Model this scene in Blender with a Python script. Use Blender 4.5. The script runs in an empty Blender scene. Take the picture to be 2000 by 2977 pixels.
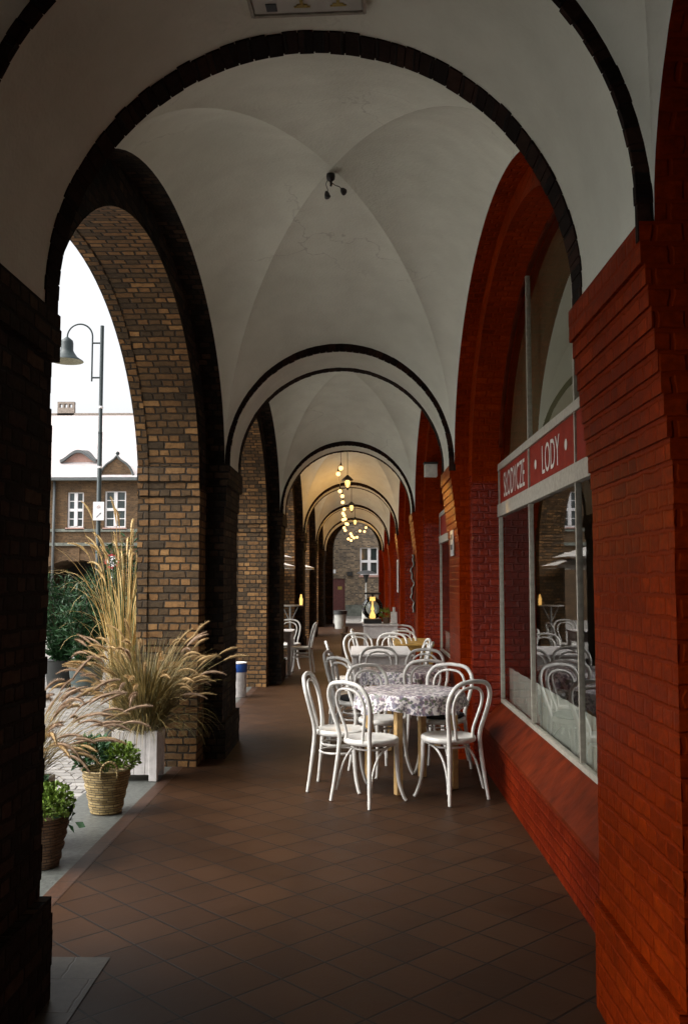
import bpy, math, random
from mathutils import Vector, Matrix
random.seed(7)
sc = bpy.context.scene
COL = sc.collection
PI = math.pi
R = math.radians
sin, cos, sqrt = math.sin, math.cos, math.sqrt

# ------------------------------------------------------------------ helpers
class MB:
    """collects faces of one mesh; UVs in metres"""
    def __init__(s): s.v = []; s.f = []; s.uv = []; s.mi = []
    def face(s, pts, uv=None, mi=0):
        n = len(s.v); s.v += [tuple(p) for p in pts]; s.f.append(tuple(range(n, n + len(pts))))
        s.uv.append(uv); s.mi.append(mi)
    def raw(s, vs, fs, uvs=None, mi=0):
        n = len(s.v); s.v += [tuple(p) for p in vs]
        for k, f in enumerate(fs):
            s.f.append(tuple(i + n for i in f)); s.uv.append(uvs[k] if uvs else None); s.mi.append(mi)
    def box(s, x0, x1, y0, y1, z0, z1, mi=0):
        vs = [(x0,y0,z0),(x1,y0,z0),(x1,y1,z0),(x0,y1,z0),(x0,y0,z1),(x1,y0,z1),(x1,y1,z1),(x0,y1,z1)]
        s.raw(vs, [(3,2,1,0),(4,5,6,7),(0,1,5,4),(1,2,6,5),(2,3,7,6),(3,0,4,7)], mi=mi)
    def bbox(s, x0, x1, y0, y1, z0, z1, b=.006, mi=0):
        """box with chamfered edges"""
        X = (x0, x0+b, x1-b, x1); Y = (y0, y0+b, y1-b, y1); Z = (z0, z0+b, z1-b, z1)
        vs = []; ix = {}
        for i, x in enumerate(X):
            for j, y in enumerate(Y):
                for k, z in enumerate(Z):
                    if sum(a in (0, 3) for a in (i, j, k)) == 1:
                        ix[i,j,k] = len(vs); vs.append((x,y,z))
        fs = []
        for a in (0, 3):
            q = [(a,1,1),(a,2,1),(a,2,2),(a,1,2)]; fs.append([ix[t] for t in (q if a else q[::-1])])
            q = [(1,a,1),(1,a,2),(2,a,2),(2,a,1)]; fs.append([ix[t] for t in (q if a else q[::-1])])
            q = [(1,1,a),(2,1,a),(2,2,a),(1,2,a)]; fs.append([ix[t] for t in (q if a else q[::-1])])
        for a in (0,3):
            for c in (0,3):
                p = 1 if a == 0 else 2; r = 1 if c == 0 else 2
                for (t1,t2,t3,t4) in ([(a,r,1),(a,r,2),(p,c,2),(p,c,1)], [(a,1,r),(p,1,c),(p,2,c),(a,2,r)], [(1,a,r),(2,a,r),(2,p,c),(1,p,c)]):
                    fs.append([ix[t1],ix[t2],ix[t3],ix[t4]])
                for e in (0,3):
                    g = 1 if e == 0 else 2
                    fs.append([ix[a,r,g],ix[p,c,g],ix[p,r,e]])
        s.raw(vs, fs, mi=mi)
    def tube(s, pts, rad, n=8, cap=True, mi=0):
        P = [Vector(p) for p in pts]; m = len(P)
        rr = rad if isinstance(rad, (list, tuple)) else [rad]*m
        T = [(P[min(i+1,m-1)] - P[max(i-1,0)]).normalized() for i in range(m)]
        ref = Vector((0,0,1)) if abs(T[0].z) < .9 else Vector((1,0,0))
        N = (ref - T[0]*ref.dot(T[0])).normalized(); base = len(s.v); L = 0
        us = []
        for i in range(m):
            if i:
                N = (N - T[i]*N.dot(T[i])).normalized(); L += (P[i]-P[i-1]).length
            B = T[i].cross(N); us.append(L)
            for k in range(n):
                a = 2*PI*k/n; s.v.append(tuple(P[i] + (N*cos(a)+B*sin(a))*rr[i]))
        for i in range(m-1):
            for k in range(n):
                k2 = (k+1) % n
                s.f.append((base+i*n+k, base+i*n+k2, base+(i+1)*n+k2, base+(i+1)*n+k)); s.mi.append(mi)
                c = 2*PI*rr[i]/n
                s.uv.append([(k*c,us[i]),((k+1)*c,us[i]),((k+1)*c,us[i+1]),(k*c,us[i+1])])
        if cap:
            s.f.append(tuple(base+k for k in range(n))[::-1]); s.uv.append(None); s.mi.append(mi)
            s.f.append(tuple(base+(m-1)*n+k for k in range(n))); s.uv.append(None); s.mi.append(mi)
    def lathe(s, prof, n=32, c=(0,0,0), wob=None, mi=0):
        base = len(s.v)
        for (r, z) in prof:
            for k in range(n):
                a = 2*PI*k/n; rr = r if wob is None else r*wob(a, z)
                s.v.append((c[0]+rr*cos(a), c[1]+rr*sin(a), c[2]+z))
        L = 0
        for i in range(len(prof)-1):
            dl = math.hypot(prof[i+1][0]-prof[i][0], prof[i+1][1]-prof[i][1])
            rm = max(prof[i][0], prof[i+1][0], .01)
            for k in range(n):
                k2 = (k+1) % n
                s.f.append((base+i*n+k, base+i*n+k2, base+(i+1)*n+k2, base+(i+1)*n+k)); s.mi.append(mi)
                u0, u1 = k*2*PI*rm/n, (k+1)*2*PI*rm/n
                s.uv.append([(u0,L),(u1,L),(u1,L+dl),(u0,L+dl)])
            L += dl
    def build(s, name, mat, parent=None, smooth=False, loc=None, sharp=None):
        me = bpy.data.meshes.new(name); me.from_pydata(s.v, [], s.f)
        mats = mat if isinstance(mat, (list, tuple)) else [mat]
        for m in mats: me.materials.append(m)
        uvl = me.uv_layers.new(name='UVMap').data
        for p, uv, mi in zip(me.polygons, s.uv, s.mi):
            p.material_index = mi; p.use_smooth = smooth
            if uv:
                for li, c in zip(p.loop_indices, uv): uvl[li].uv = c
            else:
                n = p.normal; ax = max(range(3), key=lambda i: abs(n[i]))
                for li, vi in zip(p.loop_indices, p.vertices):
                    c = me.vertices[vi].co
                    uvl[li].uv = (c.y, c.z) if ax == 0 else ((c.x, c.z) if ax == 1 else (c.x, c.y))
        me.update()
        if smooth and sharp:
            me.set_sharp_from_angle(angle=R(sharp))
        o = bpy.data.objects.new(name, me); COL.objects.link(o)
        if parent: o.parent = parent
        if loc: o.location = loc
        return o

def tag(o, label=None, cat=None, group=None, kind=None):
    if label: o['label'] = label
    if cat: o['category'] = cat
    if group: o['group'] = group
    if kind: o['kind'] = kind
    return o
def thing(name, label, cat, loc=(0,0,0), rz=0, group=None):
    o = bpy.data.objects.new(name, None); COL.objects.link(o); o.location = loc; o.rotation_euler = (0,0,rz)
    o.empty_display_size = .1
    return tag(o, label, cat, group)
def kids(o): return [c for c in bpy.data.objects if c.parent == o]
def copy_tree(o, parent=None):
    c = o.copy(); COL.objects.link(c)
    if parent: c.parent = parent
    for ch in kids(o): copy_tree(ch, c)
    return c
def spline(pts, sub=6):
    P = [Vector(p) for p in pts]; out = []
    for i in range(len(P)-1):
        p0 = P[max(i-1,0)]; p1 = P[i]; p2 = P[i+1]; p3 = P[min(i+2,len(P)-1)]
        for k in range(sub):
            t = k/sub
            out.append(.5*((2*p1)+(p2-p0)*t+(2*p0-5*p1+4*p2-p3)*t*t+(3*p1-p0-3*p2+p3)*t*t*t))
    out.append(P[-1]); return out

# ------------------------------------------------------------------ materials
def newmat(name):
    m = bpy.data.materials.new(name); m.use_nodes = True
    nt = m.node_tree; b = nt.nodes['Principled BSDF']; return m, nt, b
def nd(nt, t, **kw):
    n = nt.nodes.new(t)
    for k, v in kw.items():
        if k in n.inputs: n.inputs[k].default_value = v
        else: setattr(n, k, v)
    return n
def ramp(nt, stops, interp='LINEAR'):
    n = nt.nodes.new('ShaderNodeValToRGB'); cr = n.color_ramp; cr.interpolation = interp
    while len(cr.elements) < len(stops): cr.elements.new(.5)
    for e, (p, c) in zip(cr.elements, stops): e.position = p; e.color = (*c, 1)
    return n
def flat(name, col, rough=.5, metal=0, var=.12, nscale=14, bump=.0, bscale=60, spec=.5, coord='Object'):
    m, nt, b = newmat(name); L = nt.links
    tc = nd(nt, 'ShaderNodeTexCoord')
    nz = nd(nt, 'ShaderNodeTexNoise', Scale=nscale, Detail=5.0)
    L.new(tc.outputs[coord], nz.inputs['Vector'])
    c0 = tuple(max(0,c*(1-var*1.6)) for c in col); c1 = tuple(min(1,c*(1+var)) for c in col)
    rp = ramp(nt, [(.3, c0), (.7, c1)]); L.new(nz.outputs['Fac'], rp.inputs['Fac']); L.new(rp.outputs['Color'], b.inputs['Base Color'])
    b.inputs['Roughness'].default_value = rough; b.inputs['Metallic'].default_value = metal
    b.inputs['Specular IOR Level'].default_value = spec
    if bump:
        n2 = nd(nt, 'ShaderNodeTexNoise', Scale=bscale, Detail=6.0); L.new(tc.outputs[coord], n2.inputs['Vector'])
        bp = nd(nt, 'ShaderNodeBump', Strength=bump, Distance=.01); L.new(n2.outputs['Fac'], bp.inputs['Height']); L.new(bp.outputs['Normal'], b.inputs['Normal'])
    return m
def brick(name, stops, mortar, rough=.8, bump=.6, row=.066, width=.19, msize=.0105, wear=None, rvar=0, mort_mix=1.0, dist=.012, lump=.35, squash=.5, spec=.5):
    m, nt, b = newmat(name); L = nt.links
    uv = nd(nt, 'ShaderNodeUVMap')
    nz0 = nd(nt, 'ShaderNodeTexNoise', Scale=13.0, Detail=3.0); L.new(uv.outputs['UV'], nz0.inputs['Vector'])
    mx = nd(nt, 'ShaderNodeVectorMath', operation='MULTIPLY_ADD'); L.new(nz0.outputs['Color'], mx.inputs[0])
    mx.inputs[1].default_value = (.03,.022,0); L.new(uv.outputs['UV'], mx.inputs[2])
    br = nd(nt, 'ShaderNodeTexBrick', offset=.5, squash=squash, squash_frequency=2)
    br.inputs['Scale'].default_value = 1; br.inputs['Brick Width'].default_value = width; br.inputs['Row Height'].default_value = row
    br.inputs['Mortar Size'].default_value = msize; br.inputs['Mortar Smooth'].default_value = .6
    br.inputs['Color1'].default_value = (0,0,0,1); br.inputs['Color2'].default_value = (1,1,1,1); br.inputs['Mortar'].default_value = (.5,.5,.5,1)
    L.new(mx.outputs[0], br.inputs['Vector'])
    rp = ramp(nt, stops); L.new(br.outputs['Color'], rp.inputs['Fac'])
    nz = nd(nt, 'ShaderNodeTexNoise', Scale=28.0, Detail=6.0, Roughness=.7); L.new(uv.outputs['UV'], nz.inputs['Vector'])
    nl = nd(nt, 'ShaderNodeTexNoise', Scale=1.7, Detail=5.0); L.new(uv.outputs['UV'], nl.inputs['Vector'])
    m1 = nd(nt, 'ShaderNodeMix', data_type='RGBA', blend_type='MULTIPLY'); m1.inputs['Factor'].default_value = 1
    r2 = ramp(nt, [(.3,(.55,.55,.55)),(.68,(1.15,1.15,1.15))]); L.new(nz.outputs['Fac'], r2.inputs['Fac'])
    L.new(rp.outputs['Color'], m1.inputs['A']); L.new(r2.outputs['Color'], m1.inputs['B'])
    m3 = nd(nt, 'ShaderNodeMix', data_type='RGBA', blend_type='MULTIPLY'); m3.inputs['Factor'].default_value = 1
    r3 = ramp(nt, [(.32,(.6,.6,.62)),(.62,(1.1,1.08,1.05))]); L.new(nl.outputs['Fac'], r3.inputs['Fac'])
    L.new(m1.outputs['Result'], m3.inputs['A']); L.new(r3.outputs['Color'], m3.inputs['B'])
    m2 = nd(nt, 'ShaderNodeMix', data_type='RGBA'); m2.inputs['B'].default_value = (*mortar, 1)
    mm = nd(nt, 'ShaderNodeMath', operation='MULTIPLY'); mm.inputs[1].default_value = mort_mix
    L.new(br.outputs['Fac'], mm.inputs[0]); L.new(mm.outputs[0], m2.inputs['Factor']); L.new(m3.outputs['Result'], m2.inputs['A'])
    out = m2.outputs['Result']
    if wear:
        wz = nd(nt, 'ShaderNodeTexNoise', Scale=wear[1], Detail=8.0, Roughness=.75); L.new(uv.outputs['UV'], wz.inputs['Vector'])
        wr = ramp(nt, [(wear[2],(0,0,0)),(wear[2]+.04,(1,1,1))]); L.new(wz.outputs['Fac'], wr.inputs['Fac'])
        m4 = nd(nt, 'ShaderNodeMix', data_type='RGBA'); m4.inputs['B'].default_value = (*wear[0],1)
        L.new(wr.outputs['Color'], m4.inputs['Factor']); L.new(out, m4.inputs['A']); out = m4.outputs['Result']
    L.new(out, b.inputs['Base Color'])
    hm = nd(nt, 'ShaderNodeMath', operation='MULTIPLY_ADD'); L.new(br.outputs['Fac'], hm.inputs[0]); hm.inputs[1].default_value = -1.0
    h2 = nd(nt, 'ShaderNodeMath', operation='MULTIPLY'); L.new(nz.outputs['Fac'], h2.inputs[0]); h2.inputs[1].default_value = lump; L.new(h2.outputs[0], hm.inputs[2])
    bp = nd(nt, 'ShaderNodeBump', Strength=bump, Distance=dist); L.new(hm.outputs[0], bp.inputs['Height']); L.new(bp.outputs['Normal'], b.inputs['Normal'])
    b.inputs['Roughness'].default_value = rough; b.inputs['Specular IOR Level'].default_value = spec
    if rvar:
        rr = nd(nt, 'ShaderNodeMapRange'); rr.inputs['To Min'].default_value = rough-rvar; rr.inputs['To Max'].default_value = rough+rvar
        L.new(nl.outputs['Fac'], rr.inputs['Value']); L.new(rr.outputs['Result'], b.inputs['Roughness'])
    return m

M = {}
M['brick'] = brick('old_brick', [(0,(.075,.052,.030)),(.22,(.125,.076,.036)),(.5,(.185,.102,.042)),(.82,(.255,.133,.051)),(1,(.36,.20,.078))], (.036,.026,.016), rough=.8, bump=.9, spec=.25)
M['shadowed'] = brick('shadowed_brick', [(0,(.016,.015,.014)),(.4,(.03,.024,.019)),(.8,(.052,.035,.024)),(1,(.08,.05,.032))], (.016,.014,.012), rough=.85, bump=.9, spec=.1)  # shade is put into this brick's colour, for faces turned from the light
M['ring'] = brick('arch_edge_brick', [(0,(.012,.009,.008)),(.5,(.024,.013,.010)),(1,(.04,.02,.014))], (.012,.010,.009), rough=.95, spec=.1, bump=.5, row=.5, width=.075, msize=.006, squash=1)
M['red'] = brick('red_paint_brick', [(0,(.20,.0195,.0014)),(.5,(.235,.024,.0016)),(1,(.275,.030,.002))], (.18,.017,.0012), rough=.38, spec=.012, bump=.5, rvar=.08, dist=.010, lump=.45, wear=((.30,.10,.06),9,.735))
M['redgloss'] = brick('red_gloss_brick', [(0,(.20,.016,.004)),(.5,(.24,.020,.005)),(1,(.28,.026,.006))], (.16,.012,.003), rough=.2, bump=1.0, rvar=.06, dist=.016, lump=.7, spec=.4)
M['redlow'] = brick('worn_dimmed_red_paint', [(0,(.12,.010,.002)),(.5,(.145,.013,.0025)),(1,(.17,.017,.003))], (.10,.009,.002), rough=.45, spec=.03, bump=.7, dist=.010, lump=.45, wear=((.22,.07,.03),9,.70))  # pier paint darkened in colour for dim light at the base; wear spots too
M['redflat'] = flat('red_paint_render', (.10,.0135,.003), rough=.55, spec=.05, var=.3, nscale=7, bump=.4, bscale=16)
M['facade'] = brick('facade_brick', [(0,(.085,.047,.022)),(.5,(.135,.075,.034)),(1,(.19,.11,.052))], (.11,.075,.04), rough=.9, bump=.4)
M['endbrick'] = brick('end_wall_brick', [(0,(.09,.07,.055)),(.4,(.2,.145,.095)),(.75,(.32,.23,.14)),(1,(.42,.31,.2))], (.2,.17,.13), rough=.9, bump=.4)

def plaster():
    m, nt, b = newmat('lime_plaster'); L = nt.links
    tc = nd(nt, 'ShaderNodeTexCoord')
    n1 = nd(nt, 'ShaderNodeTexNoise', Scale=.9, Detail=8.0, Roughness=.6); n2 = nd(nt, 'ShaderNodeTexNoise', Scale=55.0, Detail=6.0)
    n3 = nd(nt, 'ShaderNodeTexNoise', Scale=5.0, Detail=4.0)
    for n in (n1,n2,n3): L.new(tc.outputs['Object'], n.inputs['Vector'])
    rp = ramp(nt, [(.3,(.63,.65,.565)),(.6,(.745,.765,.67)),(.8,(.78,.80,.71))]); L.new(n1.outputs['Fac'], rp.inputs['Fac']); 
    mx = nd(nt, 'ShaderNodeMix', data_type='RGBA', blend_type='MULTIPLY'); mx.inputs['Factor'].default_value = .6
    r2 = ramp(nt, [(.25,(.86,.85,.83)),(.7,(1.03,1.03,1.03))]); L.new(n3.outputs['Fac'], r2.inputs['Fac'])
    L.new(rp.outputs['Color'], mx.inputs['A']); L.new(r2.outputs['Color'], mx.inputs['B']); vr = nd(nt, 'ShaderNodeTexVoronoi', feature='DISTANCE_TO_EDGE', Scale=.8); wv = nd(nt, 'ShaderNodeVectorMath', operation='MULTIPLY_ADD'); L.new(n3.outputs['Color'], wv.inputs[0]); wv.inputs[1].default_value = (.35,.35,.35); L.new(tc.outputs['Object'], wv.inputs[2]); L.new(wv.outputs[0], vr.inputs['Vector'])
    lt = nd(nt, 'ShaderNodeMapRange'); lt.inputs['From Min'].default_value = .002; lt.inputs['From Max'].default_value = .006; lt.inputs['To Min'].default_value = .30; lt.inputs['To Max'].default_value = 0; L.new(vr.outputs['Distance'], lt.inputs['Value'])
    rm = ramp(nt, [(.5,(0,0,0)),(.62,(1,1,1))]); L.new(n1.outputs['Fac'], rm.inputs['Fac']); mm = nd(nt, 'ShaderNodeMath', operation='MULTIPLY'); L.new(lt.outputs['Result'], mm.inputs[0]); L.new(rm.outputs['Color'], mm.inputs[1])
    ck = nd(nt, 'ShaderNodeMix', data_type='RGBA'); ck.inputs['B'].default_value = (.22,.20,.17,1); L.new(mm.outputs[0], ck.inputs['Factor']); L.new(mx.outputs['Result'], ck.inputs['A'])
    L.new(ck.outputs['Result'], b.inputs['Base Color'])
    b.inputs['Roughness'].default_value = .85
    ad = nd(nt, 'ShaderNodeMath', operation='MULTIPLY_ADD'); L.new(n3.outputs['Fac'], ad.inputs[0]); ad.inputs[1].default_value = 1.6; L.new(n2.outputs['Fac'], ad.inputs[2])
    bp = nd(nt, 'ShaderNodeBump', Strength=.45, Distance=.008); L.new(ad.outputs[0], bp.inputs['Height']); L.new(bp.outputs['Normal'], b.inputs['Normal'])
    return m
M['plaster'] = plaster()

def tiles():
    """terracotta tiles laid on the diagonal, uv in metres"""
    m, nt, b = newmat('terracotta_tile'); L = nt.links
    tc = nd(nt, 'ShaderNodeUVMap')
    mp = nd(nt, 'ShaderNodeMapping', vector_type='POINT'); S = 1/.2422
    mp.inputs['Rotation'].default_value = (0,0,R(45.3)); 
    L.new(tc.outputs['UV'], mp.inputs['Vector'])
    br = nd(nt, 'ShaderNodeTexBrick', offset=0.0, squash=1.0)
    br.inputs['Scale'].default_value = 1; br.inputs['Brick Width'].default_value = .2422; br.inputs['Row Height'].default_value = .2422
    br.inputs['Mortar Size'].default_value = .0062; br.inputs['Mortar Smooth'].default_value = .3
    br.inputs['Color1'].default_value = (0,0,0,1); br.inputs['Color2'].default_value = (1,1,1,1)
    L.new(mp.outputs['Vector'], br.inputs['Vector'])
    rp = ramp(nt, [(0,(.033,.0136,.005)),(.5,(.039,.0162,.0059)),(1,(.047,.0202,.008))]); L.new(br.outputs['Color'], rp.inputs['Fac'])
    n1 = nd(nt, 'ShaderNodeTexNoise', Scale=2.2, Detail=7.0, Roughness=.65); n2 = nd(nt, 'ShaderNodeTexNoise', Scale=40.0, Detail=6.0)
    for n in (n1,n2): L.new(tc.outputs['UV'], n.inputs['Vector'])
    r1 = ramp(nt, [(.28,(.72,.72,.70)),(.6,(1.04,1.04,1.04))]); L.new(n1.outputs['Fac'], r1.inputs['Fac'])
    mx = nd(nt, 'ShaderNodeMix', data_type='RGBA', blend_type='MULTIPLY'); mx.inputs['Factor'].default_value = .9
    L.new(rp.outputs['Color'], mx.inputs['A']); L.new(r1.outputs['Color'], mx.inputs['B'])
    ns = nd(nt, 'ShaderNodeTexNoise', Scale=6.5, Detail=3.0); L.new(tc.outputs['UV'], ns.inputs['Vector'])
    rs = ramp(nt, [(.70,(1,1,1)),(.76,(.45,.42,.4))]); L.new(ns.outputs['Fac'], rs.inputs['Fac'])
    mxs = nd(nt, 'ShaderNodeMix', data_type='RGBA', blend_type='MULTIPLY'); mxs.inputs['Factor'].default_value = .8
    L.new(mx.outputs['Result'], mxs.inputs['A']); L.new(rs.outputs['Color'], mxs.inputs['B'])
    m2 = nd(nt, 'ShaderNodeMix', data_type='RGBA'); m2.inputs['B'].default_value = (.008,.0053,.0035,1)
    L.new(br.outputs['Fac'], m2.inputs['Factor']); L.new(mxs.outputs['Result'], m2.inputs['A']); L.new(m2.outputs['Result'], b.inputs['Base Color'])
    rr = nd(nt, 'ShaderNodeMapRange'); b.inputs['Specular IOR Level'].default_value = .22; rr.inputs['To Min'].default_value = .42; rr.inputs['To Max'].default_value = .66; L.new(n1.outputs['Fac'], rr.inputs['Value']); L.new(rr.outputs['Result'], b.inputs['Roughness'])
    hm = nd(nt, 'ShaderNodeMath', operation='MULTIPLY_ADD'); L.new(br.outputs['Fac'], hm.inputs[0]); hm.inputs[1].default_value = -1
    h2 = nd(nt, 'ShaderNodeMath', operation='MULTIPLY'); L.new(n2.outputs['Fac'], h2.inputs[0]); h2.inputs[1].default_value = .25; L.new(h2.outputs[0], hm.inputs[2])
    bp = nd(nt, 'ShaderNodeBump', Strength=.5, Distance=.004); L.new(hm.outputs[0], bp.inputs['Height']); L.new(bp.outputs['Normal'], b.inputs['Normal'])
    return m
M['tiles'] = tiles()
M['border'] = brick('border_tile', [(0,(.052,.022,.010)),(1,(.065,.028,.013))], (.012,.009,.006), rough=.55, bump=.4, row=.5, width=.25, msize=.004, squash=1, dist=.004, lump=.2)
M['slabtile'] = brick('grey_slab_tile', [(0,(.04,.036,.028)),(1,(.055,.048,.038))], (.03,.027,.022), rough=.5, bump=.4, row=.30, width=.24, msize=.005, squash=1, dist=.004, lump=.2)
M['stone'] = flat('grey_stone', (.095,.10,.09), rough=.5, var=.25, nscale=30, bump=.25, bscale=90)
def cobble():
    m, nt, b = newmat('cobbles'); L = nt.links
    uv = nd(nt, 'ShaderNodeUVMap')
    br = nd(nt, 'ShaderNodeTexBrick', offset=.5, squash=1.0); br.inputs['Scale'].default_value = 1
    br.inputs['Brick Width'].default_value = .19; br.inputs['Row Height'].default_value = .13; br.inputs['Mortar Size'].default_value = .012; br.inputs['Mortar Smooth'].default_value = .8
    br.inputs['Color1'].default_value = (.20,.188,.168,1); br.inputs['Color2'].default_value = (.32,.30,.275,1); br.inputs['Mortar'].default_value = (.09,.08,.07,1)
    nz0 = nd(nt, 'ShaderNodeTexNoise', Scale=5.0, Detail=3.0); L.new(uv.outputs['UV'], nz0.inputs['Vector'])
    mx = nd(nt, 'ShaderNodeVectorMath', operation='MULTIPLY_ADD'); L.new(nz0.outputs['Color'], mx.inputs[0]); mx.inputs[1].default_value = (.05,.05,0); L.new(uv.outputs['UV'], mx.inputs[2])
    L.new(mx.outputs[0], br.inputs['Vector']); L.new(br.outputs['Color'], b.inputs['Base Color'])
    iv = nd(nt, 'ShaderNodeMath', operation='SUBTRACT'); iv.inputs[0].default_value = 1; L.new(br.outputs['Fac'], iv.inputs[1])
    bp = nd(nt, 'ShaderNodeBump', Strength=.8, Distance=.02); L.new(iv.outputs[0], bp.inputs['Height']); L.new(bp.outputs['Normal'], b.inputs['Normal'])
    b.inputs['Roughness'].default_value = .5
    return m
M['cobble'] = cobble()
M['white'] = flat('white_paint', (.64,.62,.575), rough=.38, var=.10, nscale=14, bump=.06, bscale=40)
M['whitewood'] = flat('white_painted_wood', (.60,.57,.545), rough=.6, var=.1, nscale=20, bump=.2, bscale=50)
M['frame'] = flat('window_frame_paint', (.33,.305,.25), rough=.5, var=.15, nscale=30, bump=.15, bscale=70)
M['pine'] = flat('pine_wood', (.50,.32,.13), rough=.5, var=.15, nscale=22)
M['ochrewood'] = flat('ochre_wood', (.38,.22,.05), rough=.5, var=.2, nscale=14)
M['brownwood'] = flat('brown_wood', (.10,.055,.028), rough=.6, var=.25, nscale=18)
M['seatwood'] = M['white']
M['black'] = flat('black_metal', (.018,.018,.018), rough=.45, var=.2)
M['blackcloth'] = flat('black_cushion', (.012,.012,.013), rough=.9, var=.3, bump=.3, bscale=120)
M['pole'] = flat('lamp_post_paint', (.014,.026,.027), rough=.5, var=.2, nscale=40)
M['lampin'] = flat('lamp_shade_inside', (.30,.29,.20), rough=.5, var=.2, nscale=30)
M['signred'] = flat('sign_red', (.20,.022,.012), rough=.6, var=.12, spec=.08)
M['letter'] = flat('sign_letter', (.52,.50,.45), rough=.5, var=.08)
M['roof'] = flat('pale_roof_tiles', (.47,.425,.42), rough=.8, var=.10, nscale=3, spec=.2)
M['chimney'] = flat('pale_chimney_brick', (.30,.25,.21), rough=.9, var=.2, nscale=12)
M['roofdark'] = flat('dark_roof_edge', (.10,.11,.11), rough=.6)
M['stonetrim'] = flat('weathered_cornice', (.17,.18,.15), rough=.8, var=.25, nscale=6)
M['sill'] = flat('pink_sill', (.45,.27,.22), rough=.7, var=.1)
M['winwhite'] = flat('far_window_white', (.82,.80,.80), rough=.5, var=.03)
M['darkglass'] = flat('dark_glass', (.035,.05,.05), rough=.08, var=.3, nscale=2, spec=.8)
M['void'] = flat('dark_passage', (.03,.028,.025), rough=.9)
M['gold'] = flat('tan_plume', (.43,.285,.125), rough=.8, var=.22, nscale=30)
M['plumeviolet'] = flat('mauve_plume', (.34,.225,.14), rough=.8, var=.25, nscale=30)
M['straw'] = flat('straw_blade', (.27,.19,.058), rough=.6, var=.3, nscale=9)
M['strawdark'] = flat('olive_blade', (.12,.10,.03), rough=.6, var=.35, nscale=9)
M['reed'] = flat('golden_reed', (.52,.36,.13), rough=.6, var=.22, nscale=9)
M['reedplume'] = flat('golden_plume', (.60,.44,.20), rough=.8, var=.2, nscale=30)
M['reedgreen'] = flat('green_reed', (.16,.19,.06), rough=.6, var=.25, nscale=9)
M['leafdark'] = flat('dark_leaf', (.020,.062,.020), rough=.45, var=.45, nscale=13, spec=.22)
M['leafmid'] = flat('shrub_leaf', (.028,.085,.028), rough=.45, var=.45, nscale=11, spec=.22)
M['leaflime'] = flat('lime_leaf', (.145,.225,.035), rough=.5, var=.3, nscale=17, spec=.2)
M['soil'] = flat('potting_soil', (.03,.022,.016), rough=.95)
M['pot'] = flat('teal_pot', (.045,.065,.065), rough=.5, var=.15)
M['potdark'] = flat('dark_pot', (.015,.017,.016), rough=.5, var=.15)
M['room'] = flat('shop_room_wall', (.15,.145,.125), rough=.8, var=.2, nscale=2)
M['curtain'] = flat('net_curtain', (.36,.36,.32), rough=.9, var=.1, nscale=6)
M['backing'] = flat('olive_pane_backing', (.115,.10,.045), rough=.9, var=.08, nscale=4)
M['grey'] = flat('grey_plastic', (.36,.36,.33), rough=.5, var=.1)
M['blue'] = flat('blue_band', (.015,.08,.34), rough=.5, var=.1)
M['paper'] = flat('paper_notice', (.55,.55,.53), rough=.7, var=.15, nscale=25)
M['ink'] = flat('printed_ink', (.05,.06,.07), rough=.7)
M['redsign'] = flat('sign_rim_red', (.45,.03,.035), rough=.4)
M['signwhite'] = flat('sign_white', (.75,.73,.74), rough=.4, var=.03)
M['gilt'] = flat('gilt_mark', (.36,.27,.05), rough=.5)
M['canvas'] = flat('parasol_canvas', (.72,.70,.66), rough=.9, var=.05, nscale=6)
M['doorred'] = flat('oxblood_door', (.12,.032,.028), rough=.5, var=.15)
M['plate'] = flat('ceiling_plaque_face', (.50,.50,.46), rough=.5, var=.06)
M['drape'] = flat('grey_weathered_cloth', (.32,.32,.28), rough=.9, var=.35, nscale=18)

def wicker(name, c0, c1):
    m, nt, b = newmat(name); L = nt.links
    uv = nd(nt, 'ShaderNodeUVMap')
    br = nd(nt, 'ShaderNodeTexBrick', offset=.5, squash=1.0); br.inputs['Scale'].default_value = 1
    br.inputs['Brick Width'].default_value = .062; br.inputs['Row Height'].default_value = .0185; br.inputs['Mortar Size'].default_value = .0035; br.inputs['Mortar Smooth'].default_value = 1
    br.inputs['Color1'].default_value = (*c0,1); br.inputs['Color2'].default_value = (*c1,1); br.inputs['Mortar'].default_value = (c0[0]*.25,c0[1]*.25,c0[2]*.25,1)
    L.new(uv.outputs['UV'], br.inputs['Vector']); L.new(br.outputs['Color'], b.inputs['Base Color'])
    iv = nd(nt, 'ShaderNodeMath', operation='SUBTRACT'); iv.inputs[0].default_value = 1; L.new(br.outputs['Fac'], iv.inputs[1])
    bp = nd(nt, 'ShaderNodeBump', Strength=1, Distance=.008); L.new(iv.outputs[0], bp.inputs['Height']); L.new(bp.outputs['Normal'], b.inputs['Normal'])
    b.inputs['Roughness'].default_value = .6
    return m
M['wicker'] = wicker('wicker', (.25,.17,.06), (.46,.34,.15))
M['wickerdark'] = wicker('dark_wicker', (.13,.07,.035), (.19,.11,.055))

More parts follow.
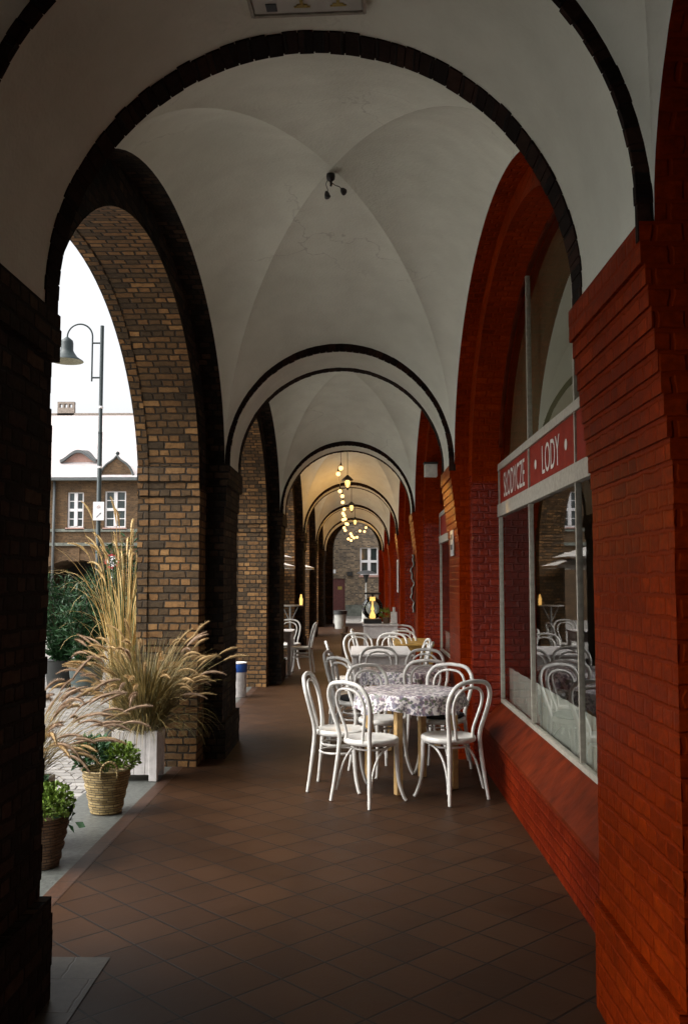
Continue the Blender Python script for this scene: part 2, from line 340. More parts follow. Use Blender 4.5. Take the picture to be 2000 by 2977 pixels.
def floral():
    m, nt, b = newmat('floral_cloth'); L = nt.links
    uv = nd(nt, 'ShaderNodeUVMap'); cur = None
    base = nd(nt, 'ShaderNodeRGB'); base.outputs[0].default_value = (.70,.65,.635,1); cur = base.outputs[0]
    nz = nd(nt, 'ShaderNodeTexNoise', Scale=30.0, Detail=3.0); L.new(uv.outputs['UV'], nz.inputs['Vector'])
    wv = nd(nt, 'ShaderNodeVectorMath', operation='MULTIPLY_ADD'); L.new(nz.outputs['Color'], wv.inputs[0]); wv.inputs[1].default_value = (.035,.035,0); L.new(uv.outputs['UV'], wv.inputs[2])
    for sc_, th, stops in ((21,.40,[(0,(.15,.10,.15)),(.35,(.24,.13,.16)),(.65,(.12,.12,.18)),(1,(.33,.24,.28))]), (29,.36,[(0,(.07,.10,.06)),(.5,(.13,.16,.08)),(1,(.17,.14,.20))]), (42,.34,[(0,(.19,.12,.20)),(1,(.10,.10,.13))])):
        v = nd(nt, 'ShaderNodeTexVoronoi', Scale=float(sc_)); L.new(wv.outputs[0], v.inputs['Vector'])
        lt = nd(nt, 'ShaderNodeMapRange'); lt.inputs['From Min'].default_value = th; lt.inputs['From Max'].default_value = th+.12; lt.inputs['To Min'].default_value = .88; lt.inputs['To Max'].default_value = 0
        L.new(v.outputs['Distance'], lt.inputs['Value'])
        sp = nd(nt, 'ShaderNodeSeparateColor'); L.new(v.outputs['Color'], sp.inputs[0])
        rp = ramp(nt, stops); L.new(sp.outputs[0], rp.inputs['Fac'])
        gt = nd(nt, 'ShaderNodeMath', operation='GREATER_THAN'); L.new(sp.outputs[1], gt.inputs[0]); gt.inputs[1].default_value = .18
        ml = nd(nt, 'ShaderNodeMath', operation='MULTIPLY'); L.new(lt.outputs['Result'], ml.inputs[0]); L.new(gt.outputs[0], ml.inputs[1])
        mx = nd(nt, 'ShaderNodeMix', data_type='RGBA'); L.new(ml.outputs[0], mx.inputs['Factor']); L.new(cur, mx.inputs['A']); L.new(rp.outputs['Color'], mx.inputs['B']); cur = mx.outputs['Result']
    L.new(cur, b.inputs['Base Color']); b.inputs['Roughness'].default_value = .5
    return m
M['floral'] = floral()

def glass(name, tint=(.9,.95,.92), boost=1.0):
    m = bpy.data.materials.new(name); m.use_nodes = True; nt = m.node_tree; nt.nodes.clear(); L = nt.links
    o = nd(nt, 'ShaderNodeOutputMaterial'); t = nd(nt, 'ShaderNodeBsdfTransparent'); t.inputs[0].default_value = (*tint,1)
    g = nd(nt, 'ShaderNodeBsdfGlossy'); g.inputs['Roughness'].default_value = .015; g.inputs['Color'].default_value = (1,1,1,1)
    f = nd(nt, 'ShaderNodeFresnel'); f.inputs['IOR'].default_value = 1.6
    ml = nd(nt, 'ShaderNodeMath', operation='MULTIPLY', use_clamp=True); L.new(f.outputs[0], ml.inputs[0]); ml.inputs[1].default_value = boost
    mx = nd(nt, 'ShaderNodeMixShader'); L.new(ml.outputs[0], mx.inputs[0]); L.new(t.outputs[0], mx.inputs[1]); L.new(g.outputs[0], mx.inputs[2])
    L.new(mx.outputs[0], o.inputs[0]); return m
M['glass'] = glass('shop_window_glass', (.90,.93,.90), 1.0)
M['globe'] = glass('clear_globe_glass', (.92,.95,.92), 1.2)
def emit(name, col, s):
    m = bpy.data.materials.new(name); m.use_nodes = True; nt = m.node_tree; nt.nodes.clear()
    o = nd(nt, 'ShaderNodeOutputMaterial'); e = nd(nt, 'ShaderNodeEmission'); e.inputs[0].default_value = (*col,1); e.inputs[1].default_value = s
    nt.links.new(e.outputs[0], o.inputs[0]); return m
LAMP = 1.0
M['bulb'] = emit('warm_bulb', (1,.55,.19), 1.7*LAMP)
M['lantern_glow'] = emit('lantern_glow', (1,.55,.16), 1.4*LAMP)
M['candle'] = emit('table_lamp_glow', (1,.55,.15), .8*LAMP)

# ------------------------------------------------------------------ surveyed sight lines of the photograph -> metres
CH = 1.62; _pit, _yaw = R(4.22584), -R(.90993)
def at(x, y, Y):
    d = ((x-1000)/2700., -(y-1488.5)/2700.); c, s = cos(_pit), sin(_pit)
    f = c-s*d[1]; z = c*d[1]+s; c, s = cos(_yaw), sin(_yaw)
    rx = c*d[0]+s*f; ry = c*f-s*d[0]; return Vector((rx/ry*Y, Y, CH+z/ry*Y))
# ------------------------------------------------------------------ the arcade
XC, RI, RO, ZS, ZP = -.18, 1.04, 1.105, 2.755, 2.70
XL, XR = -1.25, .89
RIBS = [(-3.6,-2.7),(2.74,3.69),(8.60,9.55),(14.72,15.62),(20.9,21.8),(27.0,27.9),(32.9,34.9)]
ROW = .066
arc = thing('arcade_building', 'long vaulted arcade with white plaster cross vaults, shade-darkened brick piers and red painted shop wall', 'arcade')

def jit(a): return random.uniform(-a, a)
# left piers
def left_pier(ya, yb, n):
    pb = MB(); body = MB(); z = 0; k = 0; e = .35
    while z < ZP-.01:
        z1 = min(z+ROW, ZP); inner = XL
        if z > 2.50: inner = XL+.045
        elif z > 2.28: inner = XL+.02
        if n == 1: inner += .015 if z < 2.28 else -.012
        if z < (.36 if n == 1 else .27): inner = XL+(.055 if n == 1 else .035)
        y0, y1 = ya, yb
        if z > 2.5: y0 -= .03; y1 += .03
        if z < .27: y0 -= .02; y1 += .02
        pb.box(-1.44, inner+jit(.004), y0+jit(.004), y1+jit(.004), z-.001, z1)
        ee = e
        if 2.32 < z < 2.47: ee = e+.02
        if 2.47 < z < 2.62: ee = e+.045
        if z < .27: ee = e+.03
        body.box(-1.88, -1.42+jit(.003), ya-ee+jit(.005), yb+ee+jit(.005), z-.001, z1)
        body.box(-1.97+jit(.003), -1.875, ya-ee-.008+jit(.004), yb+ee+.008+jit(.004), z-.001, z1)
        z = z1
    p = body.build('brick_pier', M['brick'], arc)
    q = pb.build('pilaster', M['shadowed'], p)
    return p
def right_pier(ya, yb):
    pb = MB(); rv = MB(); z = 0; e = .23
    while z < ZP-.01:
        z1 = min(z+ROW, ZP); inner = .925
        if z > 1.93: inner = .925-.075*min(1,(z-1.93)/.66)
        if z > 2.56: inner = .845
        if z < .335: inner = .905
        y0, y1 = ya, yb
        pb.box(inner+jit(.0009), 1.04, y0+jit(.002), y1+jit(.002), z-.001, z1)
        rv.box(1.02+jit(.002), 1.31, ya-e+jit(.002), yb+e+jit(.002), z-.001, z1)
        z = z1
    p = pb.build('painted_pier', M['red'], arc); rv.build('window_reveal', M['redgloss'], p); p['label'] = 'glossy red painted brick pier with corbelled head'
    return p
for i, (ya, yb) in enumerate(RIBS):
    if i == 0: continue
    left_pier(ya, yb, i); right_pier(ya, yb)

def ell(t, half, z0, rise, yc):  # t in 0..PI
    return yc - half*cos(t), z0 + rise*sin(t)
NA = 40
def bay_walls():
    ZT = 5.2
    for i in range(len(RIBS)-1):
        lw = MB(); lring = MB(); rw = MB(); rring = MB()
        y0 = RIBS[i][1]; y1 = RIBS[i+1][0]; yc = (y0+y1)/2; h = (y1-y0)/2
        # left: ring A (vault line), opening B
        def strips(mb, half, rise, zs, x0, x1, uo=0):
            L = 0
            for k in range(NA):
                a = ell(PI*k/NA, half, zs, rise, yc); b = ell(PI*(k+1)/NA, half, zs, rise, yc)
                dl = math.hypot(a[0]-b[0], a[1]-b[1])
                mb.face([(x0,a[0],a[1]),(x1,a[0],a[1]),(x1,b[0],b[1]),(x0,b[0],b[1])], [(x0,L),(x1,L),(x1,L+dl),(x0,L+dl)]); L += dl
        def above(mb, half, rise, zs, x, ya, yb, zt):
            for k in range(NA):
                a = ell(PI*k/NA, half, zs, rise, yc); b = ell(PI*(k+1)/NA, half, zs, rise, yc)
                mb.face([(x,a[0],a[1]),(x,b[0],b[1]),(x,b[0],zt),(x,a[0],zt)])
            mb.face([(x,ya,zs),(x,yc-half,zs),(x,yc-half,zt),(x,ya,zt)])
            mb.face([(x,yc+half,zs),(x,yb,zs),(x,yb,zt),(x,yc+half,zt)])
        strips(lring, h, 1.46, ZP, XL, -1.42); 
        above(lring, h-.35, 1.60, 2.35, -1.42, y0, y1, ZT); strips(lw, h-.35, 1.60, 2.35, -1.42, -1.88)  # recessed ring face coloured dark to stand in for its shade
        above(lw, h-.357, 1.593, 2.35, -1.97, RIBS[i][0] if i else -3.6, RIBS[i+1][1] if i == len(RIBS)-2 else y1, 6.5)
        strips(lw, h-.357, 1.593, 2.35, -1.872, -1.97); 
        for k in range(NA):   # little step between both soffits
            a = ell(PI*k/NA, h-.35, 2.35, 1.60, yc); b = ell(PI*(k+1)/NA, h-.35, 2.35, 1.60, yc)
            c = ell(PI*k/NA, h-.357, 2.35, 1.593, yc); d = ell(PI*(k+1)/NA, h-.357, 2.35, 1.593, yc)
            lw.face([(-1.876,a[0],a[1]),(-1.876,b[0],b[1]),(-1.876,d[0],d[1]),(-1.876,c[0],c[1])])
        strips(rring, h, 1.46, ZP, 1.02, XR)
        above(rw, h-.23, 1.52, 2.50, 1.02, y0, y1, ZT); strips(rw, h-.23, 1.52, 2.50, 1.31, 1.02)
        lw.build('arch_wall', M['brick'], arc); lring.build('wall_arch', M['shadowed'], arc, smooth=True, sharp=30)
        rw.build('painted_arch_wall', M['red'], arc); rring.build('painted_wall_arch', M['red'], arc, smooth=True)
bay_walls()

# transverse ribs with brick edging
def rib(ya, yb):
    mb = MB(); n = 64; L = 0
    for k in range(n):
        a = PI*k/n; b = PI*(k+1)/n; r = RI+.007
        P = lambda t, y: (XC - r*cos(t), y, ZS + r*sin(t))
        mb.face([P(a,ya+.02),P(b,ya+.02),P(b,yb-.14),P(a,yb-.14)])
    for sx in (-1,1):
        x = XC+sx*(RI+.007); mb.face([(x,ya+.02,ZP-.05),(x,yb-.14,ZP-.05),(x,yb-.14,ZS),(x,ya+.02,ZS)])
    o = mb.build('arch_rib', M['plaster'], arc, smooth=True)
    for side in (0, 1):
        e = MB(); nv = 52
        yf0, yf1 = (ya+.004, ya+.03) if side == 0 else (yb-.14, yb-.003)
        for k in range(nv):
            a = PI*k/nv; b = PI*(k+1)/nv; r1, r2 = (RI+.006 if side else RI-.012), RO+.03
            Q = lambda t, r, y: (XC-r*cos(t), y, ZS+r*sin(t))
            e.face([Q(a,r1,yf0),Q(b,r1,yf0),Q(b,r1,yf1),Q(a,r1,yf1)]); yy = yf0 if side == 0 else yf1
            e.face([Q(a,r1,yy),Q(b,r1,yy),Q(b,r2,yy),Q(a,r2,yy)])
        for sx in (-1,1):
            xa, xb = sorted((XC+sx*(RI if side else RI-.02), XC+sx*(RO+.03))); yy0, yy1 = (ya, ya+.025) if side == 0 else (yb-.14, yb); e.box(max(xa,-1.262),min(xb,.902),yy0,yy1,ZP-.06,ZS)
        for k in range(nv):
            a = PI*k/nv+.002; b = PI*(k+1)/nv-.002
            ri = (RI if side else RI-.022)+jit(.0025); ro = RO+.03; dep = (.05 if side == 0 else .15)+jit(.007)
            if side == 0: y0, y1 = ya+jit(.003), ya+dep*.5
            else: y0, y1 = yb-dep, yb+jit(.003)
            def P(t, r, y): return (XC-r*cos(t), y, ZS+r*sin(t))
            m = (a+b)/2; u = RI*a; w = RI*b
            e.face([P(a,ri,y0),P(b,ri,y0),P(b,ri,y1),P(a,ri,y1)], [(u,.1),(w,.1),(w,.2),(u,.2)])
            e.face([P(a,ri,y0),P(a,ro,y0),P(b,ro,y0),P(b,ri,y0)], [(u,.2),(u,.3),(w,.3),(w,.2)])
            e.face([P(a,ri,y1),P(b,ri,y1),P(b,ro,y1),P(a,ro,y1)], [(u,.2),(w,.2),(w,.3),(u,.3)])
            e.face([P(a,ri,y0),P(a,ri,y1),P(a,ro,y1),P(a,ro,y0)]); e.face([P(b,ri,y0),P(b,ro,y0),P(b,ro,y1),P(b,ri,y1)])
        e.build('brick_edge', M['ring'], o)
    # mortar filler behind the bricks so no gap shows
    return o
for (ya, yb) in RIBS: rib(ya, yb)

# cross vaults
def vault(y0, y1):
    yc = (y0+y1)/2; h = (y1-y0)/2; xc = (XL+XR)/2; w = (XR-XL)/2; N = 22
    S = lambda u: sqrt(max(0, 1-(1-u)**2))
    g = lambda u: ZP + 1.73*S(u)
    T = lambda u: ZP + 1.145*S(u)
    W = lambda u: ZP + 1.46*S(u)
    mb = MB()
    us = [1-cos(PI/2*i/N) for i in range(N+1)]   # dense near the springing
    bow = .29
    for sx in (-1, 1):
        for sy in (-1, 1):
            # transverse quarter: u lateral (0 at wall,1 at crown), v along bay from rib (0) to groin (u)
            def PT(u, s): 
                z = T(u)+(g(u)-T(u))*s + bow*u*4*s*(1-s)*.5
                return (xc+sx*w*(1-u), yc+sy*h*(1-u*s), z)
            def PW(u, s):
                z = W(u)+(g(u)-W(u))*s + bow*u*4*s*(1-s)*.5
                return (xc+sx*w*(1-u*s), yc+sy*h*(1-u), z)
            for P in (PT, PW):
                vs = []; fs = []; m = 12
                for i in range(N+1):
                    for j in range(m+1): vs.append(P(us[i], j/m))
                for i in range(N):
                    for j in range(m):
                        a = i*(m+1)+j; fs.append((a, a+1, a+m+2, a+m+1))
                mb.raw(vs, fs)
    # weld the halves of each web across the crown lines, keep groins sharp
    key = {}; nv = []; mp = []
    per = 0
    for idx, v in enumerate(mb.v): mp.append(idx)
    o = mb.build('vault', M['plaster'], arc, smooth=True)
    import bmesh
    bm = bmesh.new(); bm.from_mesh(o.data)
    bmesh.ops.remove_doubles(bm, verts=bm.verts, dist=.0004)
    bmesh.ops.recalc_face_normals(bm, faces=bm.faces)
    for e in bm.edges:
        c = (e.verts[0].co+e.verts[1].co)/2
        d = e.verts[1].co-e.verts[0].co
        fx = abs(c.x-xc)/w; fy = abs(c.y-yc)/h
        on = all(abs(abs(v.co.x-xc)/w - abs(v.co.y-yc)/h) < .004 for v in e.verts)
        if on: e.smooth = False
    bm.to_mesh(o.data); bm.free()
    return o
for i in range(len(RIBS)-1): vault(RIBS[i][1], RIBS[i+1][0])

# mass above, shop rooms, added light blockers of the first bay, end arch
mb = MB(); mb.box(-1.96, 6, -3.6, 34.9, 5.2, 5.4); mb.box(-1.95, 6, -3.8, -3.6, 0, 5.3)  # slab overhead, and an unseen wall behind the camera added to block light
mb.build('upper_floor_and_blocker', M['void'], arc)
mb = MB(); mb.box(-1.80, -1.44, -3.6, 1.0, 0, 4.4); mb.build('light_block_wall', M['shadowed'], arc)  # unseen wall added to keep light out of the first bay
mb = MB()
for (x0,x1,y0,y1,z0,z1) in ((5.0,5.1,-3.6,34.9,0,5.2),(1.31,5.0,-3.6,34.9,4.4,4.5),(1.31,5.0,-3.6,34.9,-.02,.01),(1.31,5.0,34.8,34.9,0,4.4)):
    mb.box(x0,x1,y0,y1,z0,z1)
for (ya,yb) in RIBS[1:]: mb.box(1.32,5.0,(ya+yb)/2-.06,(ya+yb)/2+.06,0,4.4)
mb.build('shop_room', M['room'], arc)
def end_arch():
    mb = MB(); n = 40; xc, hx, rz, zs = -.10, .87, 1.05, 2.77
    for (y, m) in ((34.88,1),(35.5,-1)):
        for k in range(n):
            a = PI*k/n; b = PI*(k+1)/n
            p = (xc-hx*cos(a), zs+rz*sin(a)); q = (xc-hx*cos(b), zs+rz*sin(b))
            mb.face([(p[0],y,p[1]),(q[0],y,q[1]),(q[0],y,4.8),(p[0],y,4.8)])
        mb.face([(-2,y,zs),(xc-hx,y,zs),(xc-hx,y,4.8),(-2,y,4.8)]); mb.face([(xc+hx,y,zs),(1.4,y,zs),(1.4,y,4.8),(xc+hx,y,4.8)])
    for k in range(n):
        a = PI*k/n; b = PI*(k+1)/n
        p = (xc-hx*cos(a), zs+rz*sin(a)); q = (xc-hx*cos(b), zs+rz*sin(b))
        mb.face([(p[0],34.88,p[1]),(p[0],35.5,p[1]),(q[0],35.5,q[1]),(q[0],34.88,q[1])])
    mb.box(-2, xc-hx, 34.87, 35.49, 0, zs)
    o = mb.build('end_arch', M['shadowed'], arc)
    m2 = MB(); m2.box(xc+hx-.02, 1.4, 34.87, 35.51, 0, zs); m2.build('red_jamb', M['red'], o)
end_arch()

# shop windows, low wall and sloping sill in every bay
def shop_window(i, y0, y1):
    yc = (y0+y1)/2; h = (y1-y0)/2-.23; A, B = yc-h, yc+h; Z0, RZ = 2.50, 1.52
    lo = MB(); XB = 1.085
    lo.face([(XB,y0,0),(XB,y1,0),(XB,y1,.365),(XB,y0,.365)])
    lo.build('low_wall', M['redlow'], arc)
    sl = MB(); sl.face([(XB-.004,y0,.362),(XB-.004,y1,.362),(1.262,y1,.545),(1.262,y0,.545)]); sl.face([(XB-.004,y0,.34),(XB-.004,y1,.34),(XB-.004,y1,.362),(XB-.004,y0,.362)])
    sl.build('sloping_sill', M['redflat'], arc)
    win = thing('shop_window', None, None); win.parent = arc
    fr = MB(); hd = MB(); X0, X1 = 1.258, 1.29
    zt = lambda y: Z0+RZ*sqrt(max(0,1-((y-yc)/h)**2))
    fr.box(X0, X1, A, B, .545, .578)
    fr.box(X0-.01, X1, A, B, 2.19, 2.30); fr.box(X0-.005, X1, A, B, 2.605, 2.665)
    ms = [A+.02, A+(B-A)/3, A+2*(B-A)/3, B-.02]
    for k, y in enumerate(ms):
        w = .012 if k in (1, 2) else .015
        for (za, zb) in ((.585,2.19),(2.30,2.605)): fr.box(X0, X1, y-w, y+w, za, zb)
        zz = zt(y)-.02
        if zz > 2.72: fr.box(X0, X1, y-.015, y+.015, 2.665, zz)
    n = 30
    for k in range(n):  # arched head of the frame
        a = PI*k/n; b = PI*(k+1)/n
        p = (yc-h*cos(a), Z0+RZ*sin(a)); q = (yc-h*cos(b), Z0+RZ*sin(b))
        p2 = (yc-(h-.02)*cos(a), Z0+(RZ-.02)*sin(a)); q2 = (yc-(h-.02)*cos(b), Z0+(RZ-.02)*sin(b))
        if min(p2[1], q2[1]) > 2.66:
            hd.face([(X0,p[0],p[1]),(X0,q[0],q[1]),(X0,q2[0],q2[1]),(X0,p2[0],p2[1])]); hd.face([(X0,p2[0],p2[1]),(X0,q2[0],q2[1]),(X1,q2[0],q2[1]),(X1,p2[0],p2[1])])
    fr.build('window_frame', M['frame'], win); hd.build('arched_frame', M['redflat'], win)
    gl = MB(); xg = 1.275
    for k in range(3):
        gl = MB(); gl.face([(xg,ms[k]+.02,2.2),(xg,ms[k+1]-.02,2.2),(xg,ms[k+1]-.02,.57),(xg,ms[k]+.02,.57)])
        gl.build('window_pane', M['glass'], win)
    gl = MB(); pts = [(yc-h*cos(PI*k/n), Z0+RZ*sin(PI*k/n)) for k in range(n+1)]
    gl.face([(xg,p[0],p[1]) for p in [q for q in pts if q[1] > 2.64]]); gl.build('arched_pane', M['glass'], win)
    bl_ = MB(); bl_.face([(1.36,p[0],p[1]) for p in [q for q in pts if q[1] > 2.64]]); bl_.build('pane_backing', M['backing'], win)  # olive sheet added behind the arched pane to tone the glass
    sp = MB(); sp.box(1.27, 1.288, A, B, 2.29, 2.61); sp.build('sign_panel', M['signred'], win)
    cu = MB(); nn = 260
    for k in range(nn):
        ya = A+(B-A)*k/nn; yb = A+(B-A)*(k+1)/nn
        f = lambda y: 1.335+.004*sin(y*17+.8*sin(y*3))+.002*sin(y*31+1)
        cu.face([(f(ya),ya,.5),(f(yb),yb,.5),(f(yb),yb,.85),(f(ya),ya,.85)])
    cu.build('net_curtain', M['curtain'], win, smooth=True)
    return win, A, B, ms
wins = []
for i in range(len(RIBS)-1): wins.append(shop_window(i, RIBS[i][1], RIBS[i+1][0]))

def text_mesh(txt, name, mat, parent, height, width, place, depth=.004):
    cu = bpy.data.curves.new('txt', 'FONT'); cu.body = txt; cu.size = 1; cu.extrude = 0; cu.resolution_u = 4
    to = bpy.data.objects.new('txt', cu); COL.objects.link(to)
    dg = bpy.context.evaluated_depsgraph_get(); dg.update()
    me = bpy.data.meshes.new_from_object(to.evaluated_get(dg))
    xs = [v.co.x for v in me.vertices]; ys = [v.co.y for v in me.vertices]
    x0, x1, y0, y1 = min(xs), max(xs), min(ys), max(ys)
    mb = MB()
    def P(v, d):
        return place((v.co.x-x0)/(x1-x0)*width, (v.co.y-y0)/(y1-y0)*height, d)
    for p in me.polygons:
        mb.face([P(me.vertices[i], 0) for i in p.vertices])
    bpy.data.objects.remove(to); bpy.data.curves.remove(cu); bpy.data.meshes.remove(me)
    return mb.build(name, mat, parent)
# lettering of the near window (reads from the far end towards the camera)
win, A, B, ms = wins[1]
xs = 1.267
text_mesh('SŁODYCZE', 'lettering', M['letter'], win, .215, 1.02, lambda u, v, d: (xs, ms[3]-.24-u, 2.345+v))
text_mesh('LODY', 'lettering', M['letter'], win, .20, .56, lambda u, v, d: (xs, ms[2]-.48-u, 2.352+v))
for yy in (ms[2]-.24, ms[2]-1.22, ms[1]-.30):
    mb = MB(); mb.face([(xs, yy+.035*cos(2*PI*k/20), 2.452+.035*sin(2*PI*k/20)) for k in range(20)]); mb.build('lettering', M['letter'], win)

# small fittings of the arcade
o = thing('ceiling_plaque', 'pale framed plaque with gilt marks fixed under the nearest arch soffit', 'plaque', (-.20,3.085,3.765), R(-2.8))
mb = MB(); mb.bbox(-.205,.205,-.27,.27,-.008,.008,.003); mb.build('board', M['plate'], o)
mb = MB()
for (x0,x1,y0,y1) in ((-.212,.212,.27,.283),(-.212,.212,-.283,-.27),(-.218,-.205,-.28,.28),(.205,.218,-.28,.28)): mb.box(x0,x1,y0,y1,-.014,.006)
mb.build('rim', M['frame'], o)
mb = MB(); mb.box(-.155,-.115,.205,.25,-.011,-.0085); mb.build('dark_emblem', M['ink'], o)
for cx in (-.02,.115): 
    mb = MB(); mb.box(cx-.02,cx+.02,.215,.225,-.011,-.0085); mb.box(cx-.006,cx+.006,.19,.215,-.0115,-.0085); mb.box(cx-.03,cx+.03,.225,.233,-.0112,-.0085); mb.build('gilt_emblem', M['gilt'], o)

o = thing('ceiling_spotlight', 'small black ceiling fitting with two wired spotlights under the near vault crown', 'spotlight', (-.19,6.2,4.41)); o.scale = (.62,.62,.75)
mb = MB(); mb.lathe([(0,0),(.045,0),(.05,-.02),(.045,-.05),(.02,-.07),(0,-.07)],16); mb.tube([(0,0,-.06),(.005,0,-.10),(0,0,-.115)],.012,6); mb.build('canopy', M['black'], o, smooth=True)
for pts, c, d in ((spline([(-.02,0,-.04),(-.05,-.02,-.10),(-.03,-.02,-.16),(-.04,-.01,-.18)]), (-.04,-.02,-.20), (.3,-.3,-1)), (spline([(.01,0,-.08),(.05,-.01,-.11),(.10,-.02,-.13),(.12,-.02,-.16)]), (.135,-.02,-.165), (.5,-.5,-.6))):
    m2 = MB(); m2.tube(pts, .004, 6); a = m2.build('arm', M['black'], o, smooth=True)
    m3 = MB(); q = Vector(d).normalized(); c = Vector(c); m3.tube([c-q*.035, c-q*.01, c+q*.03], [.012,.026,.034], 12); m3.build('lamp_head', M['black'], o, smooth=True)

# ------------------------------------------------------------------ ground
mb = MB(); mb.face([(-300,-300,-.07),(300,-300,-.07),(300,500,-.07),(-300,500,-.07)]); tag(mb.build('cobbled_square', M['cobble']), kind='structure')
def uvoff(mb, ox, oy):
    pass
mb = MB(); x0, x1, y0, y1 = -1.532, 1.2, -3.6, 35.6
ox, oy = -1.338, 4.944
mb.face([(x0,y0,0),(x1,y0,0),(x1,y1,0),(x0,y1,0)], [(x0-ox,y0-oy),(x1-ox,y0-oy),(x1-ox,y1-oy),(x0-ox,y1-oy)])
tag(mb.build('tiled_floor', M['tiles']), kind='structure')
mb = MB(); mb.face([(-1.625,-3.6,.002),(-1.532,-3.6,.002),(-1.532,35.6,.002),(-1.625,35.6,.002)], [(-3.6,.1),(-3.6,.2),(35.6,.2),(35.6,.1)]); tag(mb.build('floor_border', M['border']), kind='structure')
mb = MB(); mb.box(-2.10,-1.626,-3.6,35.6,-.07,.0); tag(mb.build('stone_threshold', M['stone']), kind='structure')
mb = MB()
for (ya, yb) in RIBS[1:2]:
    mb.face([(-1.56,ya-.42,.004),(-1.07,ya-.42,.004),(-1.07,yb+.42,.004),(-1.56,yb+.42,.004)])
tag(mb.build('pier_paving', M['slabtile']), kind='structure')

# ------------------------------------------------------------------ furniture
def chair(ring=False):
    o = thing('bentwood_chair', 'x', 'chair')
    mb = MB()
    rp = [(.195,-.225,0),(.172,-.200,.2),(.155,-.180,.40),(.156,-.182,.50),(.186,-.205,.62),(.203,-.228,.72),(.190,-.250,.80),(.130,-.270,.862),(.0,-.278,.882)]
    path = spline(rp, 5); full = path + [Vector((-p.x,p.y,p.z)) for p in reversed(path[:-1])]
    rad = [.0125+.004*min(1, p.z/.3) for p in full]
    mb.tube(full, rad, 10); mb.build('back_frame', M['white'], o, smooth=True, sharp=50)
    mb = MB(); ip = [(.083,-.178,.435),(.088,-.176,.52),(.122,-.196,.63),(.138,-.216,.71),(.122,-.236,.78),(.072,-.250,.822),(0,-.255,.834)]
    path = spline(ip, 5); full = path + [Vector((-p.x,p.y,p.z)) for p in reversed(path[:-1])]
    mb.tube(full, .0112, 8); mb.build('inner_hoop', M['white'], o, smooth=True, sharp=50)
    mb = MB(); mb.lathe([(0,.449),(.10,.450),(.165,.456),(.178,.461),(.193,.462),(.203,.455),(.206,.440),(.203,.425),(.19,.418),(.1,.418),(0,.418)], 36)
    mb.build('seat', M['seatwood'], o, smooth=True, sharp=60)
    for s in (-1, 1):
        mb = MB(); pts = spline([(s*.138,.125,.43),(s*.140,.130,.28),(s*.150,.142,.13),(s*.172,.165,.03),(s*.186,.178,0)], 4)
        mb.tube(pts, [.0185-.006*(1-p.z/.43) for p in pts], 10); mb.build('leg', M['white'], o, smooth=True, sharp=50)
    if ring:
        for z, r in ((.285,.150),(.345,.135)):
            mb = MB(); mb.tube([(r*cos(2*PI*k/28), r*.98*sin(2*PI*k/28)-.02, z) for k in range(29)], .0095, 8, cap=False); mb.build('stretcher', M['white'], o, smooth=True)
    else:
        for s in (-1, 1):
            mb = MB(); mb.tube(spline([(s*.140,.118,.408),(s*.142,.06,.404),(s*.147,-.04,.37),(s*.155,-.12,.29),(s*.162,-.165,.18),(s*.176,-.188,.075)], 5), .0088, 8)
            mb.build('brace', M['white'], o, smooth=True, sharp=50)
        mb = MB(); mb.tube([(.125*cos(2*PI*k/28), .125*sin(2*PI*k/28)-.01, .385) for k in range(29)], .008, 6, cap=False); mb.build('stretcher', M['white'], o, smooth=True)
    return o
chA = chair(False); chB = chair(True); used = set()
GC = 'white bentwood chairs along the arcade'
def put(x, y, dx, dy, label, ring=False):
    src = chB if ring else chA
    if id(src) in used: o = copy_tree(src)
    else: o = src; used.add(id(src))
    o.location = (x, y, 0.004); o.rotation_euler = (0,0,math.atan2(dy,dx)-PI/2)
    o['label'] = label; o['group'] = GC
    return o
put(.09,7.00,.70,.72,'white bentwood chair at the front left of the nearest round table, back to walkway')
put(.67,7.10,-.60,.80,'white bentwood chair at the front right of the nearest round table, beside the red wall')
put(-.14,7.41,.985,-.17,'white bentwood chair seen side on at the left end of the nearest round table', True)
put(.20,7.98,.55,-.84,'white bentwood chair facing the camera behind the left half of the nearest round table')
put(.70,8.03,-.40,-.92,'white bentwood chair with a black seat cushion behind the right of the nearest round table')
put(.0,9.14,.75,.66,'white bentwood chair with a black cushion at the front left of the second floral table', True)
put(.60,8.95,-.10,1,'white bentwood chair with its back to the camera in front of the second floral table')
put(-.06,9.66,.95,-.20,'white bentwood chair at the left end of the second floral table, nearest the walkway')
put(.23,10.10,.05,-1,'shaded bentwood chair between the second floral table and the white rectangular table')
put(.62,9.78,-.35,-.93,'white bentwood chair at the right rear of the second floral table')
put(-.12,11.25,.97,.05,'white bentwood chair pushed in at the left side of the white rectangular table')
put(.06,12.75,.30,-.95,'white bentwood chair behind the far left corner of the white rectangular table')
put(.44,12.82,-.1,-1,'white bentwood chair behind the far right corner of the white rectangular table')
put(.60,11.72,-.97,-.1,'white bentwood chair seen edge on right of the white rectangular table, farther of two')
put(.60,11.15,-.97,.1,'white bentwood chair seen edge on right of the white rectangular table, nearer of two')
put(.68,13.45,.2,-1,'white bentwood chair in front of the ochre wooden table')
put(.66,15.15,-.2,-1,'white bentwood chair behind the ochre wooden table by the lantern stand')
put(.17,14.05,.95,-.1,'white bentwood chair standing alone just in front of the lantern stand')
put(-1.02,16.40,-1,.1,'white bentwood chair facing the left piers beside the white square table', True)
put(-1.28,17.35,.1,-1,'white bentwood chair tucked behind the white square table by the left piers')
